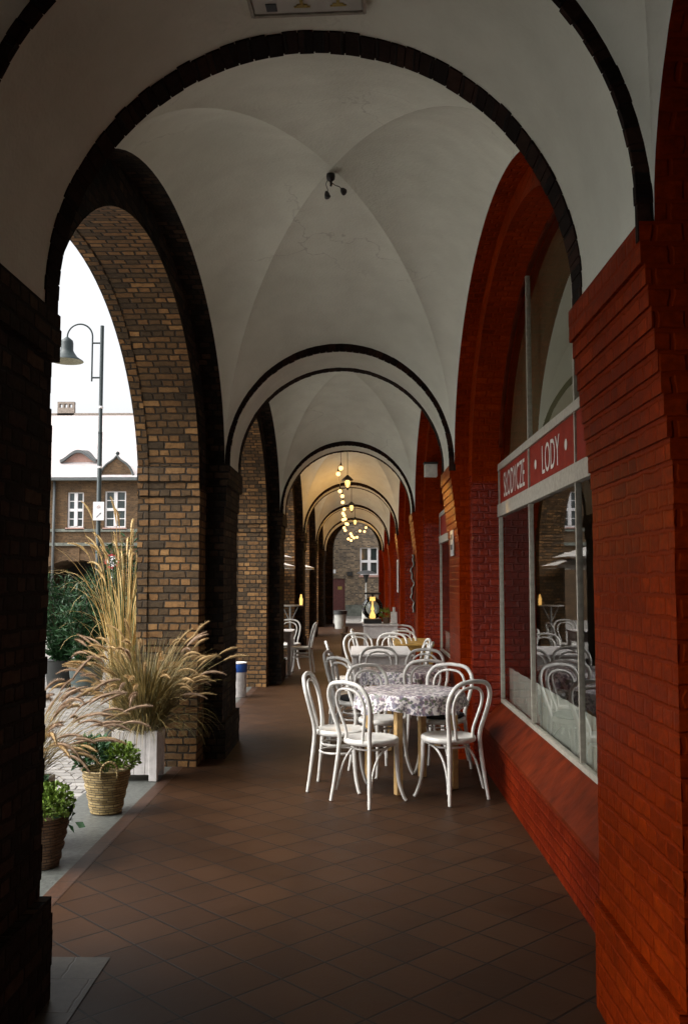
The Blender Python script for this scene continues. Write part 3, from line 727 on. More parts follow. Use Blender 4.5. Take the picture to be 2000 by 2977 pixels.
for (x,y,lab) in ((.70,8.02,'round black seat cushion on the chair behind the nearest round table'),(.0,9.14,'round black seat cushion on the chair left of the second floral table')):
    mb = MB(); mb.lathe([(0,.462),(.17,.462),(.195,.475),(.195,.49),(.17,.502),(0,.508)],28,(x,y,.004)); tag(mb.build('seat_cushion', M['blackcloth'], smooth=True), lab, 'cushion')

def round_table(x, y, rz, label, clab, seed):
    o = thing('round_table', label, 'table', (x,y,.004), rz, 'round pine tables under floral cloths')
    mb = MB(); mb.lathe([(0,.70),(.40,.70),(.41,.71),(.41,.735),(.40,.742),(0,.742)],40); mb.build('table_top', M['pine'], o, smooth=True, sharp=40)
    mb = MB()
    for a in range(4):
        c, s = cos(a*PI/2), sin(a*PI/2)
        for t in (0,):
            pts = [(.25*c-.25*s*k, .25*s+.25*c*k) for k in (-1,1)]
        x0,x1 = sorted((pts[0][0],pts[1][0])); y0,y1 = sorted((pts[0][1],pts[1][1]))
        mb.box(x0-.01,x1+.01,y0-.01,y1+.01,.63,.70)
    mb.build('apron', M['pine'], o)
    for a in range(4):
        m2 = MB(); px, py = .245*(1 if a%2 else -1), .245*(1 if a>1 else -1); m2.bbox(px-.027,px+.027,py-.027,py+.027,0,.70,.004); m2.build('leg', M['pine'], o)
    rnd = random.Random(seed); mb = MB(); n = 96; ph = [rnd.uniform(0,6) for _ in range(5)]
    drop = lambda a: .135+.018*sin(4*a+ph[0])+.012*sin(7*a+ph[1])
    wav = lambda a: .016*sin(11*a+ph[2])+.010*sin(17*a+ph[3])+.006*sin(29*a+ph[4])
    rows = [(.0,0),(.15,0),(.30,0),(.405,0),(.423,.006),(.430,.02)]
    base = []
    for (r, d) in rows:
        base.append([(r*cos(2*PI*k/n), r*sin(2*PI*k/n), .747-d) for k in range(n)])
    for j in range(1, 7):
        t = j/6; ring = []
        for k in range(n):
            a = 2*PI*k/n; r = .430+.014*t+wav(a)*t**.8; ring.append((r*cos(a), r*sin(a), .747-.02-(drop(a)-.02)*t))
        base.append(ring)
    L = 0; Ls = [0]
    for j in range(1,len(base)): Ls.append(Ls[-1]+(Vector(base[j][0])-Vector(base[j-1][0])).length)
    for j in range(len(base)-1):
        for k in range(n):
            k2 = (k+1)%n; ids = ((j,k),(j,k2),(j+1,k2),(j+1,k))
            def U(jj, kk): a = 2*PI*kk/n; return (Ls[jj]*cos(a)+seed, Ls[jj]*sin(a))
            if j == 0: mb.face([base[0][k],base[1][k2],base[1][k]], [U(0,k),U(1,k2),U(1,k)])
            else: mb.face([base[p][q] for p,q in ids], [U(p,q) for p,q in ((j,k),(j,k+1),(j+1,k+1),(j+1,k))])
    c = mb.build('tablecloth', M['floral'], None, smooth=True, loc=(x,y,.004)); c.rotation_euler = (0,0,rz)
    import bmesh
    bm = bmesh.new(); bm.from_mesh(c.data); bmesh.ops.remove_doubles(bm, verts=bm.verts, dist=.0003); bm.to_mesh(c.data); bm.free()
    tag(c, clab, 'tablecloth', 'floral tablecloths on the round tables')
round_table(.41,7.50,R(26),'round pine table with square legs under the floral cloth nearest the camera','floral purple and green tablecloth on the nearest round table',3)
round_table(.46,9.32,R(14),'round pine table under the second floral cloth, between the nearest and the white table','floral purple tablecloth on the second round table, half hidden behind the nearest one',8)

def rect_table(name, label, x0, x1, y0, y1, h, top, leg, ap=.12, lw=.03, board=None):
    cx, cy = (x0+x1)/2, (y0+y1)/2; o = thing(name, label, 'table', (cx,cy,.004)); a, b = (x1-x0)/2, (y1-y0)/2
    mb = MB(); mb.bbox(-a,a,-b,b,h-.03,h,.005); mb.build('table_top', top, o)
    mb = MB(); mb.box(-a+.03,a-.03,-b+.03,-b+.05,h-.03-ap,h-.03); mb.box(-a+.03,a-.03,b-.05,b-.03,h-.03-ap,h-.03); mb.box(-a+.035,-a+.055,-b+.05,b-.05,h-.03-ap,h-.03); mb.box(a-.055,a-.035,-b+.05,b-.05,h-.03-ap,h-.03); mb.build('apron', leg, o)
    for sx in (-1,1):
        for sy in (-1,1):
            mb = MB(); px, py = sx*(a-.05), sy*(b-.05); mb.bbox(px-lw,px+lw,py-lw,py+lw,0,h-.035,.004); mb.build('leg', leg, o)
    return o
rect_table('dining_table','white painted rectangular table with a pale wooden top behind the two floral tables',-.10,.64,11.05,12.45,.75,M['whitewood'],M['whitewood'],.20)
rect_table('dining_table','ochre wooden table against the red pier on the right',.50,1.04,12.95,14.3,.74,M['ochrewood'],M['ochrewood'],.08)
rect_table('display_table','white painted stand carrying the glass lantern near the far end of the chairs',.06,.66,15.35,16.3,.90,M['whitewood'],M['whitewood'],.20)
rect_table('cafe_table','white square table with slatted legs between the left piers',-1.75,-1.14,15.95,16.75,.75,M['whitewood'],M['whitewood'],.15)
o = rect_table('wooden_bench','low dark brown bench standing left of the lantern stand',-.40,-.02,20.6,21.0,.46,M['brownwood'],M['brownwood'],.05)
o['category'] = 'bench'
mb = MB(); mb.lathe([(0,0),(.05,0),(.065,.12),(.06,.14),(.05,.14),(0,.13)],18,(-.30,20.8,.464)); tag(mb.build('flower_pot', M['brownwood'], smooth=True, sharp=40),'small dark pot standing on the low brown bench','pot')

# things on the lantern stand
o = thing('globe_lantern','clear glass globe lantern with black base and cap and a glowing lamp inside','lantern',(.23,15.75,.904))
mb = MB(); mb.bbox(-.15,.15,-.15,.15,0,.075,.006); mb.build('base', M['black'], o)
mb = MB(); mb.lathe([(.06,.078),(.11,.10),(.165,.17),(.18,.25),(.165,.33),(.12,.395),(.07,.43),(.05,.445)],32); mb.build('glass_globe', M['globe'], o, smooth=True)
mb = MB(); mb.bbox(-.14,.14,-.10,.10,.485,.515,.006); mb.tube([(0,0,.44),(0,0,.49)],.02,8); mb.build('cap', M['black'], o)
mb = MB(); mb.lathe([(0,.078),(.05,.085),(.052,.12),(.036,.17),(.018,.21),(.03,.235),(.012,.30),(.008,.38),(0,.42)],20); mb.build('lamp', M['candle'], o, smooth=True)
o = thing('potted_herb','small bright green herb in a pot beside the glass lantern','plant',(.46,15.65,.904))
mb = MB(); mb.lathe([(0,0),(.05,0),(.065,.10),(.06,.10),(0,.09)],18); mb.build('pot', M['brownwood'], o, smooth=True, sharp=40)
def leaves(mb, n, cen, rad, size, seed, zlo=-1, stretch=1.0, mi=0, narrow=.42):
    rnd = random.Random(seed)
    for k in range(n):
        while True:
            p = Vector((rnd.uniform(-1,1),rnd.uniform(-1,1),rnd.uniform(zlo,1)))
            if p.length <= 1 and rnd.random() < .25+.75*p.length: break
        c = Vector((cen[0]+p.x*rad[0], cen[1]+p.y*rad[1], cen[2]+p.z*rad[2]))
        d = (Vector((p.x,p.y,p.z*.6+.35))+Vector((rnd.uniform(-.7,.7),rnd.uniform(-.7,.7),rnd.uniform(-.5,.6)))).normalized()
        s = size*rnd.uniform(.6,1.3); sd = d.cross(Vector((rnd.uniform(-1,1),rnd.uniform(-1,1),rnd.uniform(-1,1)))).normalized()
        nn = d.cross(sd); w = s*narrow*.5; L = s*stretch
        mid = c+d*L*.5+nn*L*.10; tip = c+d*L-nn*L*.04
        mb.raw([c, mid+sd*w, tip, mid-sd*w, c+d*L*.5+nn*L*.03], [(0,1,4),(1,2,4),(4,2,3),(0,4,3)], mi=mi)
mb = MB(); leaves(mb, 90, (0,0,.15), (.09,.09,.08), .06, 4); mb.build('foliage', M['leaflime'], o)
mb = MB(); mb.bbox(.53,.64,15.5,15.62,.904,1.10,.01); mb.tube([(.585,15.56,1.10),(.585,15.56,1.18)],.022,10); tag(mb.build('white_dispenser', M['white']),'white square dispenser bottle at the right end of the lantern stand','bottle')

# bins
mb = MB(); mb.lathe([(0,0),(.125,0),(.135,.33),(.135,.345)],28); o = mb.build('waste_bin', M['whitewood'], None, smooth=True, loc=(-1.70,13.1,.004), sharp=40); tag(o,'white round bin with a blue band near the top, half hidden behind the second pier','bin')
mb = MB(); mb.lathe([(.136,.345),(.139,.35),(.139,.455),(.136,.46)],28); mb.build('blue_band', M['blue'], o, smooth=True)
mb = MB(); mb.lathe([(.136,.46),(.141,.462),(.139,.475),(.12,.478),(.118,.46),(0,.45)],28); mb.build('rim', M['white'], o, smooth=True)
mb = MB(); mb.lathe([(0,0),(.17,0),(.205,.46),(.205,.48)],28); o = mb.build('waste_bin', M['grey'], None, smooth=True, loc=(-.63,31.6,.004), sharp=40); tag(o,'pale grey bin with a black lid at the far end of the arcade','bin')
mb = MB(); mb.lathe([(.207,.48),(.235,.485),(.235,.60),(.20,.615),(0,.62)],28); mb.build('lid', M['black'], o, smooth=True, sharp=40)

# lanterns hanging under the vault crowns
def lantern(x, y, zc, label):
    o = thing('hanging_lantern', label, 'lantern', (x,y,3.40), 0, 'lanterns hanging from the far vaults')
    mb = MB()
    mb.lathe([(0,0),(.02,.005),(.012,.03),(.055,.04),(.055,.05),(0,.05)],12)
    for k in range(6):
        a = 2*PI*k/6; mb.tube([(.052*cos(a),.052*sin(a),.045),(.085*cos(a),.085*sin(a),.20)],.005,5)
    mb.lathe([(.11,.195),(.115,.205),(.085,.235),(.05,.27),(.03,.285),(.02,.30),(0,.30)],6)
    mb.build('frame', M['black'], o)
    g = MB(); g.lathe([(0,.055),(.03,.06),(.045,.11),(.055,.16),(.04,.195),(0,.2)],12); g.build('lamp', M['lantern_glow'], o, smooth=True)
    c = MB(); c.tube([(0,0,.29),(0,0,zc-3.40)],.006,6); c.lathe([(0,zc-3.46),(.05,zc-3.44),(.055,zc-3.41),(0,zc-3.40)],12); c.build('chain', M['black'], o)
lantern(-.22,18.25,4.26,'black lantern with a warm lamp, the nearest and largest of the hanging row')
lantern(-.19,24.4,4.26,'black lantern with a warm lamp, middle one of the hanging row')
lantern(-.12,30.4,4.26,'small black lantern farthest down the hanging row')

# garland of bulbs
CAMZ = 1.62; F_ = 2700.0; VX, VY = 1043.0, 1688.0
def bulb_at(px, py, Y):
    return at(940+.1658*px, 1280+.1658*py, Y)
bl = [(308,490,17.0),(262,590,17.6),(292,893,20.0),(333,980,21.0),(340,1088,22.0),(365,1210,23.6),(345,1280,24.2),(365,1320,24.8),(345,1395,25.6),(385,1380,25.9),(400,1465,26.8),(425,1470,27.3),(365,1535,28.0),(385,1580,28.5),(480,1640,29.4),(500,1680,30.0),(535,1710,30.6),(438,1730,31.2),(485,1755,31.7),(590,1700,32.2),(640,1590,32.8),(720,1600,33.3),(745,1530,33.8)]
o = thing('string_lights','string of warm round bulbs looped along the far vaults','string lights',(-.4,17,3.9))
org = Vector((-.4,17,3.9)); B = [bulb_at(*b) for b in bl]
w = MB(); pts = [Vector((-.33,16.4,4.05))]
for i, b in enumerate(B):
    top = b+Vector((0,0,.11)); pts.append(top)
w.tube([p-org for p in spline(pts, 4)], .006, 5)
for b in B: w.tube([b+Vector((0,0,.11))-org, b+Vector((0,0,.045))-org], [.008,.018], 6)
w.build('wire', M['black'], o)
for i, b in enumerate(B):
    q = MB(); r = .036+.0003*b.y
    q.lathe([(r*sin(PI*k/8), -r*cos(PI*k/8)) for k in range(9)], 12, b-org); q.build('bulb', M['bulb'], o, smooth=True)

def glow(p, watts, parent, org):
    l = bpy.data.lights.new('bulb_glow', 'POINT'); l.energy = watts*.35; l.color = (1,.50,.12); l.shadow_soft_size = .05
    q = bpy.data.objects.new('bulb_glow', l); COL.objects.link(q); q.parent = parent; q.location = p-org; return q
for b, wt in ((Vector((-.42,17.3,3.45)),9), (Vector((-.40,20.3,3.35)),16), (Vector((-.38,22.6,3.3)),18), (Vector((-.36,25.2,3.2)),22), (Vector((-.35,28.2,3.0)),24), (Vector((-.2,31.3,2.85)),26), (Vector((.05,33.8,3.1)),14)): glow(b, wt, o, org)
l = bpy.data.lights.new('pier_spot', 'SPOT'); l.energy = 150; l.color = (1,.50,.08); l.spot_size = R(11); l.spot_blend = .6; l.shadow_soft_size = .04
q = bpy.data.objects.new('pier_spot', l); COL.objects.link(q); q.location = (-.9,12.2,2.9); q.rotation_euler = (Vector((-.9,12.2,2.9))-Vector((.88,9.2,2.32))).to_track_quat('Z','Y').to_euler()
# wall fittings on the right
mb = MB(); mb.bbox(.985,1.175,13.80,13.95,3.17,3.36,.008); o = mb.build('wall_lamp_box', M['white']); tag(o,'white square lamp box with dark hood high on the red arch','wall lamp')
mb = MB(); mb.box(.975,1.185,13.79,13.96,3.362,3.39); mb.build('hood', M['black'], o)
mb = MB(); mb.box(.905,.913,8.95,9.22,1.86,2.14); o = mb.build('paper_notice', M['paper'], None); tag(o,'pale paper notice fixed to the red pier under its corbel','notice')
mb = MB(); mb.box(.901,.9045,9.02,9.16,1.92,1.97); mb.box(.901,.9045,9.02,9.16,2.02,2.07); mb.build('print', M['ink'], o)
mb = MB(); mb.bbox(.885,.905,21.2,21.75,1.35,2.1,.004); o = mb.build('menu_board', M['winwhite'], None); tag(o,'white framed menu board on the fourth red pier','menu board')
mb = MB(); mb.box(.881,.886,21.26,21.69,1.41,2.04); mb.build('panel', M['grey'], o)
mb = MB(); n = 24
for k in range(n):
    z0 = 1.1+.95*k/n; z1 = 1.1+.95*(k+1)/n; f = lambda z: (.875+.02*sin(z*17)+.015*sin(z*41), 15.35+.03*sin(z*9))
    (xa,ya),(xb,yb) = f(z0), f(z1); wd = .14
    mb.face([(xa,ya-wd,z0),(xa+.03,ya,z0),(xb+.03,yb,z1),(xb,yb-wd,z1)]); mb.face([(xa+.03,ya,z0),(xa,ya+wd*.8,z0),(xb,yb+wd*.8,z1),(xb+.03,yb,z1)])
tag(mb.build('cloth_hanging', M['drape'], smooth=True),'grey crumpled cloth hanging on the third red pier','cloth')

# patio heater beyond the lantern stand
o = thing('patio_heater','patio heater with a wide dark hood standing before the far window','patio heater',(.30,38.5,-.07))
mb = MB(); mb.lathe([(0,0),(.22,0),(.22,.03),(.19,.06),(.15,.75),(.03,.78),(.03,1.6),(0,1.6)],20); mb.build('stand', M['grey'], o, smooth=True, sharp=40)
mb = MB(); mb.lathe([(0,1.6),(.05,1.62),(.10,1.85),(.14,1.95),(0,1.95)],20); mb.build('burner', M['black'], o, smooth=True, sharp=40)
mb = MB(); mb.lathe([(.42,1.97),(.43,1.98),(.30,2.06),(.1,2.11),(0,2.115)],28); mb.lathe([(.42,1.97),(.2,2.02),(0,2.03)],28); mb.build('hood', M['black'], o, smooth=True, sharp=60)

# parasols out on the square
def parasol(x, y, zrim, r, rise, label):
    o = thing('parasol', label, 'parasol', (x,y,-.07), 0, 'pale parasols standing outside the left arches')
    mb = MB(); n = 8; s = 6
    def P(k, t): 
        a = 2*PI*k/n+.3; rr = r*t; return (rr*cos(a), rr*sin(a), zrim+.07+rise*(1-t**1.15))
    for k in range(n):
        for j in range(s):
            t0, t1 = j/s, (j+1)/s
            mb.face([P(k,t0),P(k,t1),P(k+1,t1),P(k+1,t0)])
        e0, e1 = P(k,1), P(k+1,1); mb.face([e0,(e0[0],e0[1],e0[2]-.05),(e1[0],e1[1],e1[2]-.05),e1])
    mb.build('canopy', M['canvas'], o)
    mb = MB(); mb.tube([(0,0,.08),(0,0,zrim+.07+rise+.05)],.022,8); mb.build('pole', M['pine'], o, smooth=True)
    mb = MB()
    for k in range(n): mb.tube([(0,0,zrim+.05+rise*.9),tuple(Vector(P(k,.98))-Vector((0,0,.03)))],.008,5)
    mb.build('rib', M['brownwood'], o)
    mb = MB(); mb.lathe([(0,0),(.28,0),(.28,.06),(.05,.09),(0,.09)],24); mb.build('base', M['stone'], o, smooth=True, sharp=40)
parasol(-2.72,18.3,2.08,1.46,.42,'pale parasol outside the third left opening, the nearer and higher of two')
parasol(-2.80,19.6,1.93,1.50,.40,'pale parasol just behind and below the nearest parasol')
parasol(-2.75,24.6,1.97,1.62,.42,'pale parasol farthest down the row outside the left arches')
o = thing('bar_table','tall round table with a thin white top outside the third left opening','table',(-1.42,19.4,-.0))
mb = MB(); mb.lathe([(0,1.09),(.26,1.09),(.265,1.10),(.26,1.115),(0,1.115)],32); mb.build('table_top', M['white'], o, smooth=True, sharp=40)
mb = MB(); mb.tube([(0,0,.02),(0,0,1.09)],.022,10); mb.tube([(0,0,.75),(.16,0,1.08)],.01,6); mb.tube([(0,0,.75),(-.16,0,1.08)],.01,6); mb.lathe([(0,0),(.2,0),(.2,.02),(0,.025)],24); mb.build('pedestal', M['grey'], o)
mb = MB(); mb.lathe([(0,0),(.03,0),(.035,.12),(.02,.17),(.014,.22),(0,.22)],16); o = mb.build('amber_lamp', M['candle'], None, smooth=True, loc=(-1.20,19.4,1.115)); tag(o,'small glowing amber lamp on the edge of the tall round table','table lamp')

# ------------------------------------------------------------------ plants
def plume(mb, pts, rmax, n_hair, rnd, mi=0):
    """bottlebrush seed head along pts"""
    P = spline(pts, 4); m = len(P)
    mb.tube(P, [rmax*.30*sin(PI*(.12+.88*i/(m-1)))+.001 for i in range(m)], 5, mi=mi)
    for k in range(n_hair):
        t = rnd.random(); i = min(int(t*(m-1)), m-2); p = P[i].lerp(P[i+1], t*(m-1)-i); d = (P[i+1]-P[i]).normalized()
        q = Vector((rnd.gauss(0,1),rnd.gauss(0,1),rnd.gauss(0,1))); q = (q-d*q.dot(d)).normalized()
        env = sin(PI*(.10+.86*t))**.6
        tip = p+(q*.85+d*.65)*rmax*env*rnd.uniform(.7,1.25); s = d.cross(q)*.0013
        mb.raw([p-s, p+s, tip], [(0,1,2)], mi=mi)
def arc_pts(p0, az, th0, bend, L, n, pw=1.6):
    p = Vector(p0); out = [p]; b = Vector((cos(az), sin(az), 0))
    for i in range(n):
        th = th0+bend*((i+1)/n)**pw
        p = p+(b*sin(th)+Vector((0,0,cos(th))))*(L/n); out.append(p)
    return out, th0+bend
def blade(mb, p0, az, th0, bend, L, w, rnd, mi=0, n=8, pw=1.6):
    P, _ = arc_pts(p0, az, th0, bend, L, n, pw)
    side = Vector((-sin(az+rnd.uniform(-.8,.8)), cos(az+rnd.uniform(-.8,.8)), rnd.uniform(-.3,.3))).normalized(); vs = []
    for i, p in enumerate(P):
        ww = w*(1-(i/n)**1.8)*.5+.0004; vs += [p-side*ww, p+side*ww]
    mb.raw(vs, [(2*i,2*i+1,2*i+3,2*i+2) for i in range(n)], mi=mi)
def fountain_grass(o, base, nb, npl, spread, hgt, seed, plmat, az0=0, azw=PI, pr=.021, stemL=(.55,.95), tilt=(0,0)):
    rnd = random.Random(seed); fb = MB(); pb = MB()
    for k in range(nb):
        a = rnd.uniform(0,2*PI); b0 = Vector(base)+Vector((cos(a),sin(a),0))*rnd.uniform(0,.13)
        blade(fb, b0, a+rnd.uniform(-.5,.5), rnd.uniform(.02,.5)*spread, rnd.uniform(.15,1.5), hgt*rnd.uniform(.35,1.05), rnd.uniform(.003,.007), rnd, mi=0 if rnd.random()<.5 else 1)
    for k in range(nb//6):     # blades spilling over the rim
        a = rnd.uniform(0,2*PI); b0 = Vector(base)+Vector((cos(a),sin(a),0))*rnd.uniform(.08,.14)
        blade(fb, b0, a, rnd.uniform(.5,1.0), rnd.uniform(1.2,2.1), hgt*rnd.uniform(.4,.8), rnd.uniform(.003,.006), rnd, mi=1 if rnd.random()<.6 else 0)
    for k in range(npl):
        a = az0+rnd.uniform(-azw,azw); b0 = Vector(base)+Vector((cos(a),sin(a),0))*rnd.uniform(0,.10)
        th0 = sqrt(rnd.uniform(.004,1))*.72*spread; be = rnd.uniform(.15,.75); n = 7
        P, th = arc_pts(b0, a, th0, be, rnd.uniform(*stemL), n, 1.8)
        fb.tube(P, .0016, 4, cap=False, mi=0)
        pl, _ = arc_pts(P[-1], a+rnd.uniform(-.25,.25), th, rnd.uniform(.35,1.25), rnd.uniform(.15,.23), 6, 1.0)
        plume(pb, pl, pr*rnd.uniform(.8,1.15), 280, rnd, mi=0 if rnd.random()<.78 else 1)
    fb.build('foliage', [M['straw'],M['strawdark']], o)
    pb.build('plume_spray', plmat, o)

# white planter in front of the second pier
o = thing('planter_grass','tan feathery fountain grass overflowing a white boarded planter at the second brick pier','plant',(-1.815,7.76,.004))
mb = MB()
for k in range(4):
    x0 = -.18+.09*k; 
    for (y0,y1) in ((-.15,-.132),(.132,.15)): mb.bbox(x0+.001,x0+.089,y0,y1,.05,.40,.003)
for k in range(3):
    y0 = -.132+.088*k
    for (x0,x1) in ((-.18,-.162),(.162,.18)): mb.bbox(x0,x1,y0+.001,y0+.087,.05,.40,.003)
for sx in (-1,1):
    for sy in (-1,1): mb.bbox(sx*.15-.032+sx*.002,sx*.15+.032+sx*.002,sy*.122-.032,sy*.122+.032,0,.398,.003)
mb.build('planter_box', M['whitewood'], o)
mb = MB(); mb.box(-.16,.16,-.13,.13,.33,.37); mb.build('soil', M['soil'], o)
fountain_grass(o, (0.05,-.02,.37), 1900, 104, .92, .86, 11, [M['gold'],M['plumeviolet']], stemL=(.42,.90), pr=.027)
# nearer planter, half hidden behind the first pier
o = thing('planter_grass','mauve tinted fountain grass leaning out from behind the near left pier','plant',(-2.10,5.78,.0))
mb = MB(); mb.bbox(-.18,.18,-.18,.18,0,.40,.005); mb.build('planter_box', M['whitewood'], o)
mb = MB(); mb.box(-.16,.16,-.16,.16,.39,.405); mb.build('soil', M['soil'], o)
fountain_grass(o, (0.02,0,.40), 420, 64, 1.25, .55, 23, [M['plumeviolet'],M['gold']], az0=-.1, azw=1.5, stemL=(.28,.72), pr=.026)
# tall reed grass outside
o = thing('reed_grass','tall golden reed grass rising beside the street edge of the second pier','plant',(-2.36,9.4,-.07))
mb = MB(); mb.lathe([(0,0),(.16,0),(.2,.38),(.21,.4),(.19,.4),(0,.37)],24); mb.build('pot', M['potdark'], o, smooth=True, sharp=40)
rnd = random.Random(31); fb = MB(); pb = MB()
for k in range(140):
    a = rnd.uniform(0,2*PI); b0 = Vector((.13*cos(a)*rnd.random(),.13*sin(a)*rnd.random(),.38))
    if rnd.random() < .35: blade(fb, b0, a, rnd.uniform(0,.10), rnd.uniform(.15,.6), rnd.uniform(1.1,2.0), rnd.uniform(.008,.016), rnd, mi=0 if rnd.random()<.8 else 1, n=12, pw=2.2)
    else: blade(fb, b0, a, rnd.uniform(.0,.16), rnd.uniform(1.3,2.7), rnd.uniform(.8,2.2), rnd.uniform(.009,.019), rnd, mi=0 if rnd.random()<.8 else 1, n=14, pw=3.0)
for k in range(34):
    a = rnd.uniform(0,2*PI); P, th = arc_pts((.1*cos(a),.1*sin(a),.38), a, rnd.uniform(0,.10), rnd.uniform(.05,.3), rnd.uniform(1.2,2.0), 8)
    fb.tube(P, .002, 4, cap=False); pl, _ = arc_pts(P[-1], a, th, rnd.uniform(.5,1.5), rnd.uniform(.22,.34), 6, 1.0); plume(pb, pl, .028, 200, rnd)
pb.build('plume_spray', M['reedplume'], o)
fb.build('foliage', [M['reed'],M['reedgreen']], o)

def basket(x, y, h, r0, r1, mat, label, seed, rz=0):
    o = thing('plant_basket', label, 'plant', (x,y,.004), rz, None)
    wob = lambda a, z: 1+.012*sin(9*a)+.008*sin(z*400)
    mb = MB(); mb.lathe([(0,0),(r0,0),(r0*1.02,.01)]+[(r0+(r1-r0)*t+.006*sin(t*60), h*t) for t in [i/14 for i in range(1,15)]]+[(r1+.008,h+.008),(r1,h+.016),(r1-.012,h+.008),(r1-.02,h-.05),(0,h-.05)],40,(0,0,0),wob)
    b = mb.build('wicker_basket', mat, o, smooth=True)
    for s in (-1,1):
        m2 = MB(); m2.tube(spline([(-.055,s*r1,h-.03),(-.05,s*(r1+.01),h+.05),(0,s*(r1+.012),h+.085),(.05,s*(r1+.01),h+.05),(.055,s*r1,h-.03)],6),.009,7); m2.build('handle', mat, b, smooth=True)
    d = MB(); leaves(d, 560, (-r1*.5,.02,h+.095), (r1*.80,r1*.85,.135), .05, seed, -.5); 
    rr = random.Random(seed+5)
    for k in range(14):
        a = rr.uniform(0,2*PI); d.tube([(0,0,h-.04),(r1*.5*cos(a)-r1*.3,r1*.5*sin(a),h+.16)],.003,4)
    d.build('foliage', M['leafmid'], o)
    l = MB(); leaves(l, 900, (r1*.52,-.05,h+.085), (r1*.72,r1*.80,.11), .027, seed+1, -.6, narrow=.75); l.build('light_foliage', M['leaflime'], o)
    return o
basket(-1.77,6.62,.29,.108,.17,M['wicker'],'tan wicker basket of dark and lime green plants on the grey threshold',51,R(20))
o = basket(-1.83,5.40,.27,.12,.175,M['wickerdark'],'dark wicker basket of greenery half hidden by the near left pier',61,R(-10))
mb = MB(); leaves(mb, 14, (.20,-.03,.27), (.05,.04,.05), .075, 9, narrow=.5); mb.tube([(.1,-.02,.32),(.20,-.03,.28)],.003,4); mb.build('drooping_sprig', M['leafdark'], o)

def shrub(x, y, pot_h, pot_r, height, rad, mat, label, seed):
    o = thing('potted_shrub', label, 'shrub', (x,y,-.07), 0, None)
    mb = MB(); mb.lathe([(0,0),(pot_r*.75,0),(pot_r,pot_h),(pot_r*1.05,pot_h+.01),(pot_r*.95,pot_h+.01),(0,pot_h-.03)],28); mb.build('pot', mat, o, smooth=True, sharp=40)
    rr = random.Random(seed); st = MB(); lf = MB()
    for k in range(40):
        a = rr.uniform(0,2*PI); t = sqrt(rr.random()); H = height*rr.uniform(.55,1.0)*(1-.25*t)
        tipp = Vector((rad*t*cos(a), rad*t*sin(a), pot_h+H)); P = spline([(0,0,pot_h-.02),(tipp.x*.35,tipp.y*.35,pot_h+H*.45),tuple(tipp)],5)
        st.tube(P,[.008-.006*i/(len(P)-1) for i in range(len(P))],5)
        for q in range(120):
            i = rr.uniform(.12,1)*(len(P)-1); j = min(int(i),len(P)-2); p = P[j].lerp(P[j+1], i-j)+Vector((rr.uniform(-.09,.09),rr.uniform(-.09,.09),rr.uniform(-.10,.05)))
            leaves(lf, 1, tuple(p), (.05,.05,.05), .125, rr.random(), narrow=.24)
    st.build('stem', M['brownwood'], o); lf.build('foliage', [M['leafdark']], o)
shrub(-4.05,13.9,.42,.26,1.45,.62,M['pot'],'leafy dark green shrub in a teal grey pot, the one nearer the lamp post',71)
shrub(-4.75,14.9,.42,.27,1.75,.75,M['potdark'],'leafy dark green shrub in a dark pot nearest the left pier edge',72)
shrub(-3.75,15.3,.42,.26,2.25,.62,M['potdark'],'tallest dark green shrub, standing behind the other two potted shrubs',73)

# ------------------------------------------------------------------ street lamp and signs
LX, LY = -5.63, 20.0
def lp(px, py):  # lamp drawing coordinates -> local metres
    p = at(100+.2232*px, 900+.2232*py, LY); return (p.x-LX, 0, p.z+.07)
o = thing('street_lamp','dark green street lamp with a curved arm and bell shaped shade','street lamp',(LX,LY,-.07))
top = lp(857,212)[2]
mb = MB(); mb.tube([(0,0,0),(0,0,1.2),(0,0,1.22),(0,0,top-2.4),(0,0,top-2.38),(0,0,top)],[.062,.062,.05,.05,.042,.042],14); mb.lathe([(.037,top-2.42),(.05,top-2.41),(.05,top-2.36),(.037,top-2.35)],14); mb.build('pole', M['pole'], o, smooth=True, sharp=40)
for pyz in (1275,2055):
    m2 = MB(); z = lp(857,pyz)[2]; m2.lathe([(.04,z-.03),(.052,z-.02),(.052,z+.02),(.04,z+.03)],14); m2.build('clamp', M['signwhite'], o, smooth=True)
x1 = lp(770,0)[0]; x0 = lp(442,0)[0]; zt = lp(770,355)[2]; xm = (x0+x1)/2; rr_ = (x1-x0)/2; zb = lp(0,938)[2]
mb = MB(); pts = [(x1,0,zb),(x1,0,zt)]+[(xm+rr_*cos(PI*k/20),0,zt+rr_*1.02*sin(PI*k/20)) for k in range(1,21)]; mb.tube(pts,.019,8)
for pz in (440,890): z = lp(0,pz)[2]; mb.tube([(x1,0,z),(0,0,z)],.02,8)
mb.build('arm', M['pole'], o, smooth=True, sharp=60)
zz = lambda p: lp(0,p)[2]
mb = MB(); k = .2232*LY/F_
mb.lathe([(0,zz(355)),(.02,zz(356)),(.045,zz(368)),(82*k*.9,zz(405)),(82*k,zz(440)),(82*k,zz(530)),(95*k,zz(560)),(140*k,zz(620)),(215*k,zz(668)),(218*k,zz(675))],32,(x0,0,0)); s1 = mb.build('shade', M['pole'], o, smooth=True)
mb = MB(); mb.lathe([(217*k,zz(676)),(135*k,zz(630)),(80*k,zz(590)),(0,zz(580))],32,(x0,0,0)); mb.build('shade_lining', M['lampin'], s1, smooth=True)
o = thing('parking_sign','white rectangular sign with an arrow clamped to the street lamp','sign',tuple(at(288,1486,19.9)))
mb = MB(); mb.bbox(-.12,.12,-.012,0,-.20,.20,.004); mb.build('plate', M['signwhite'], o)
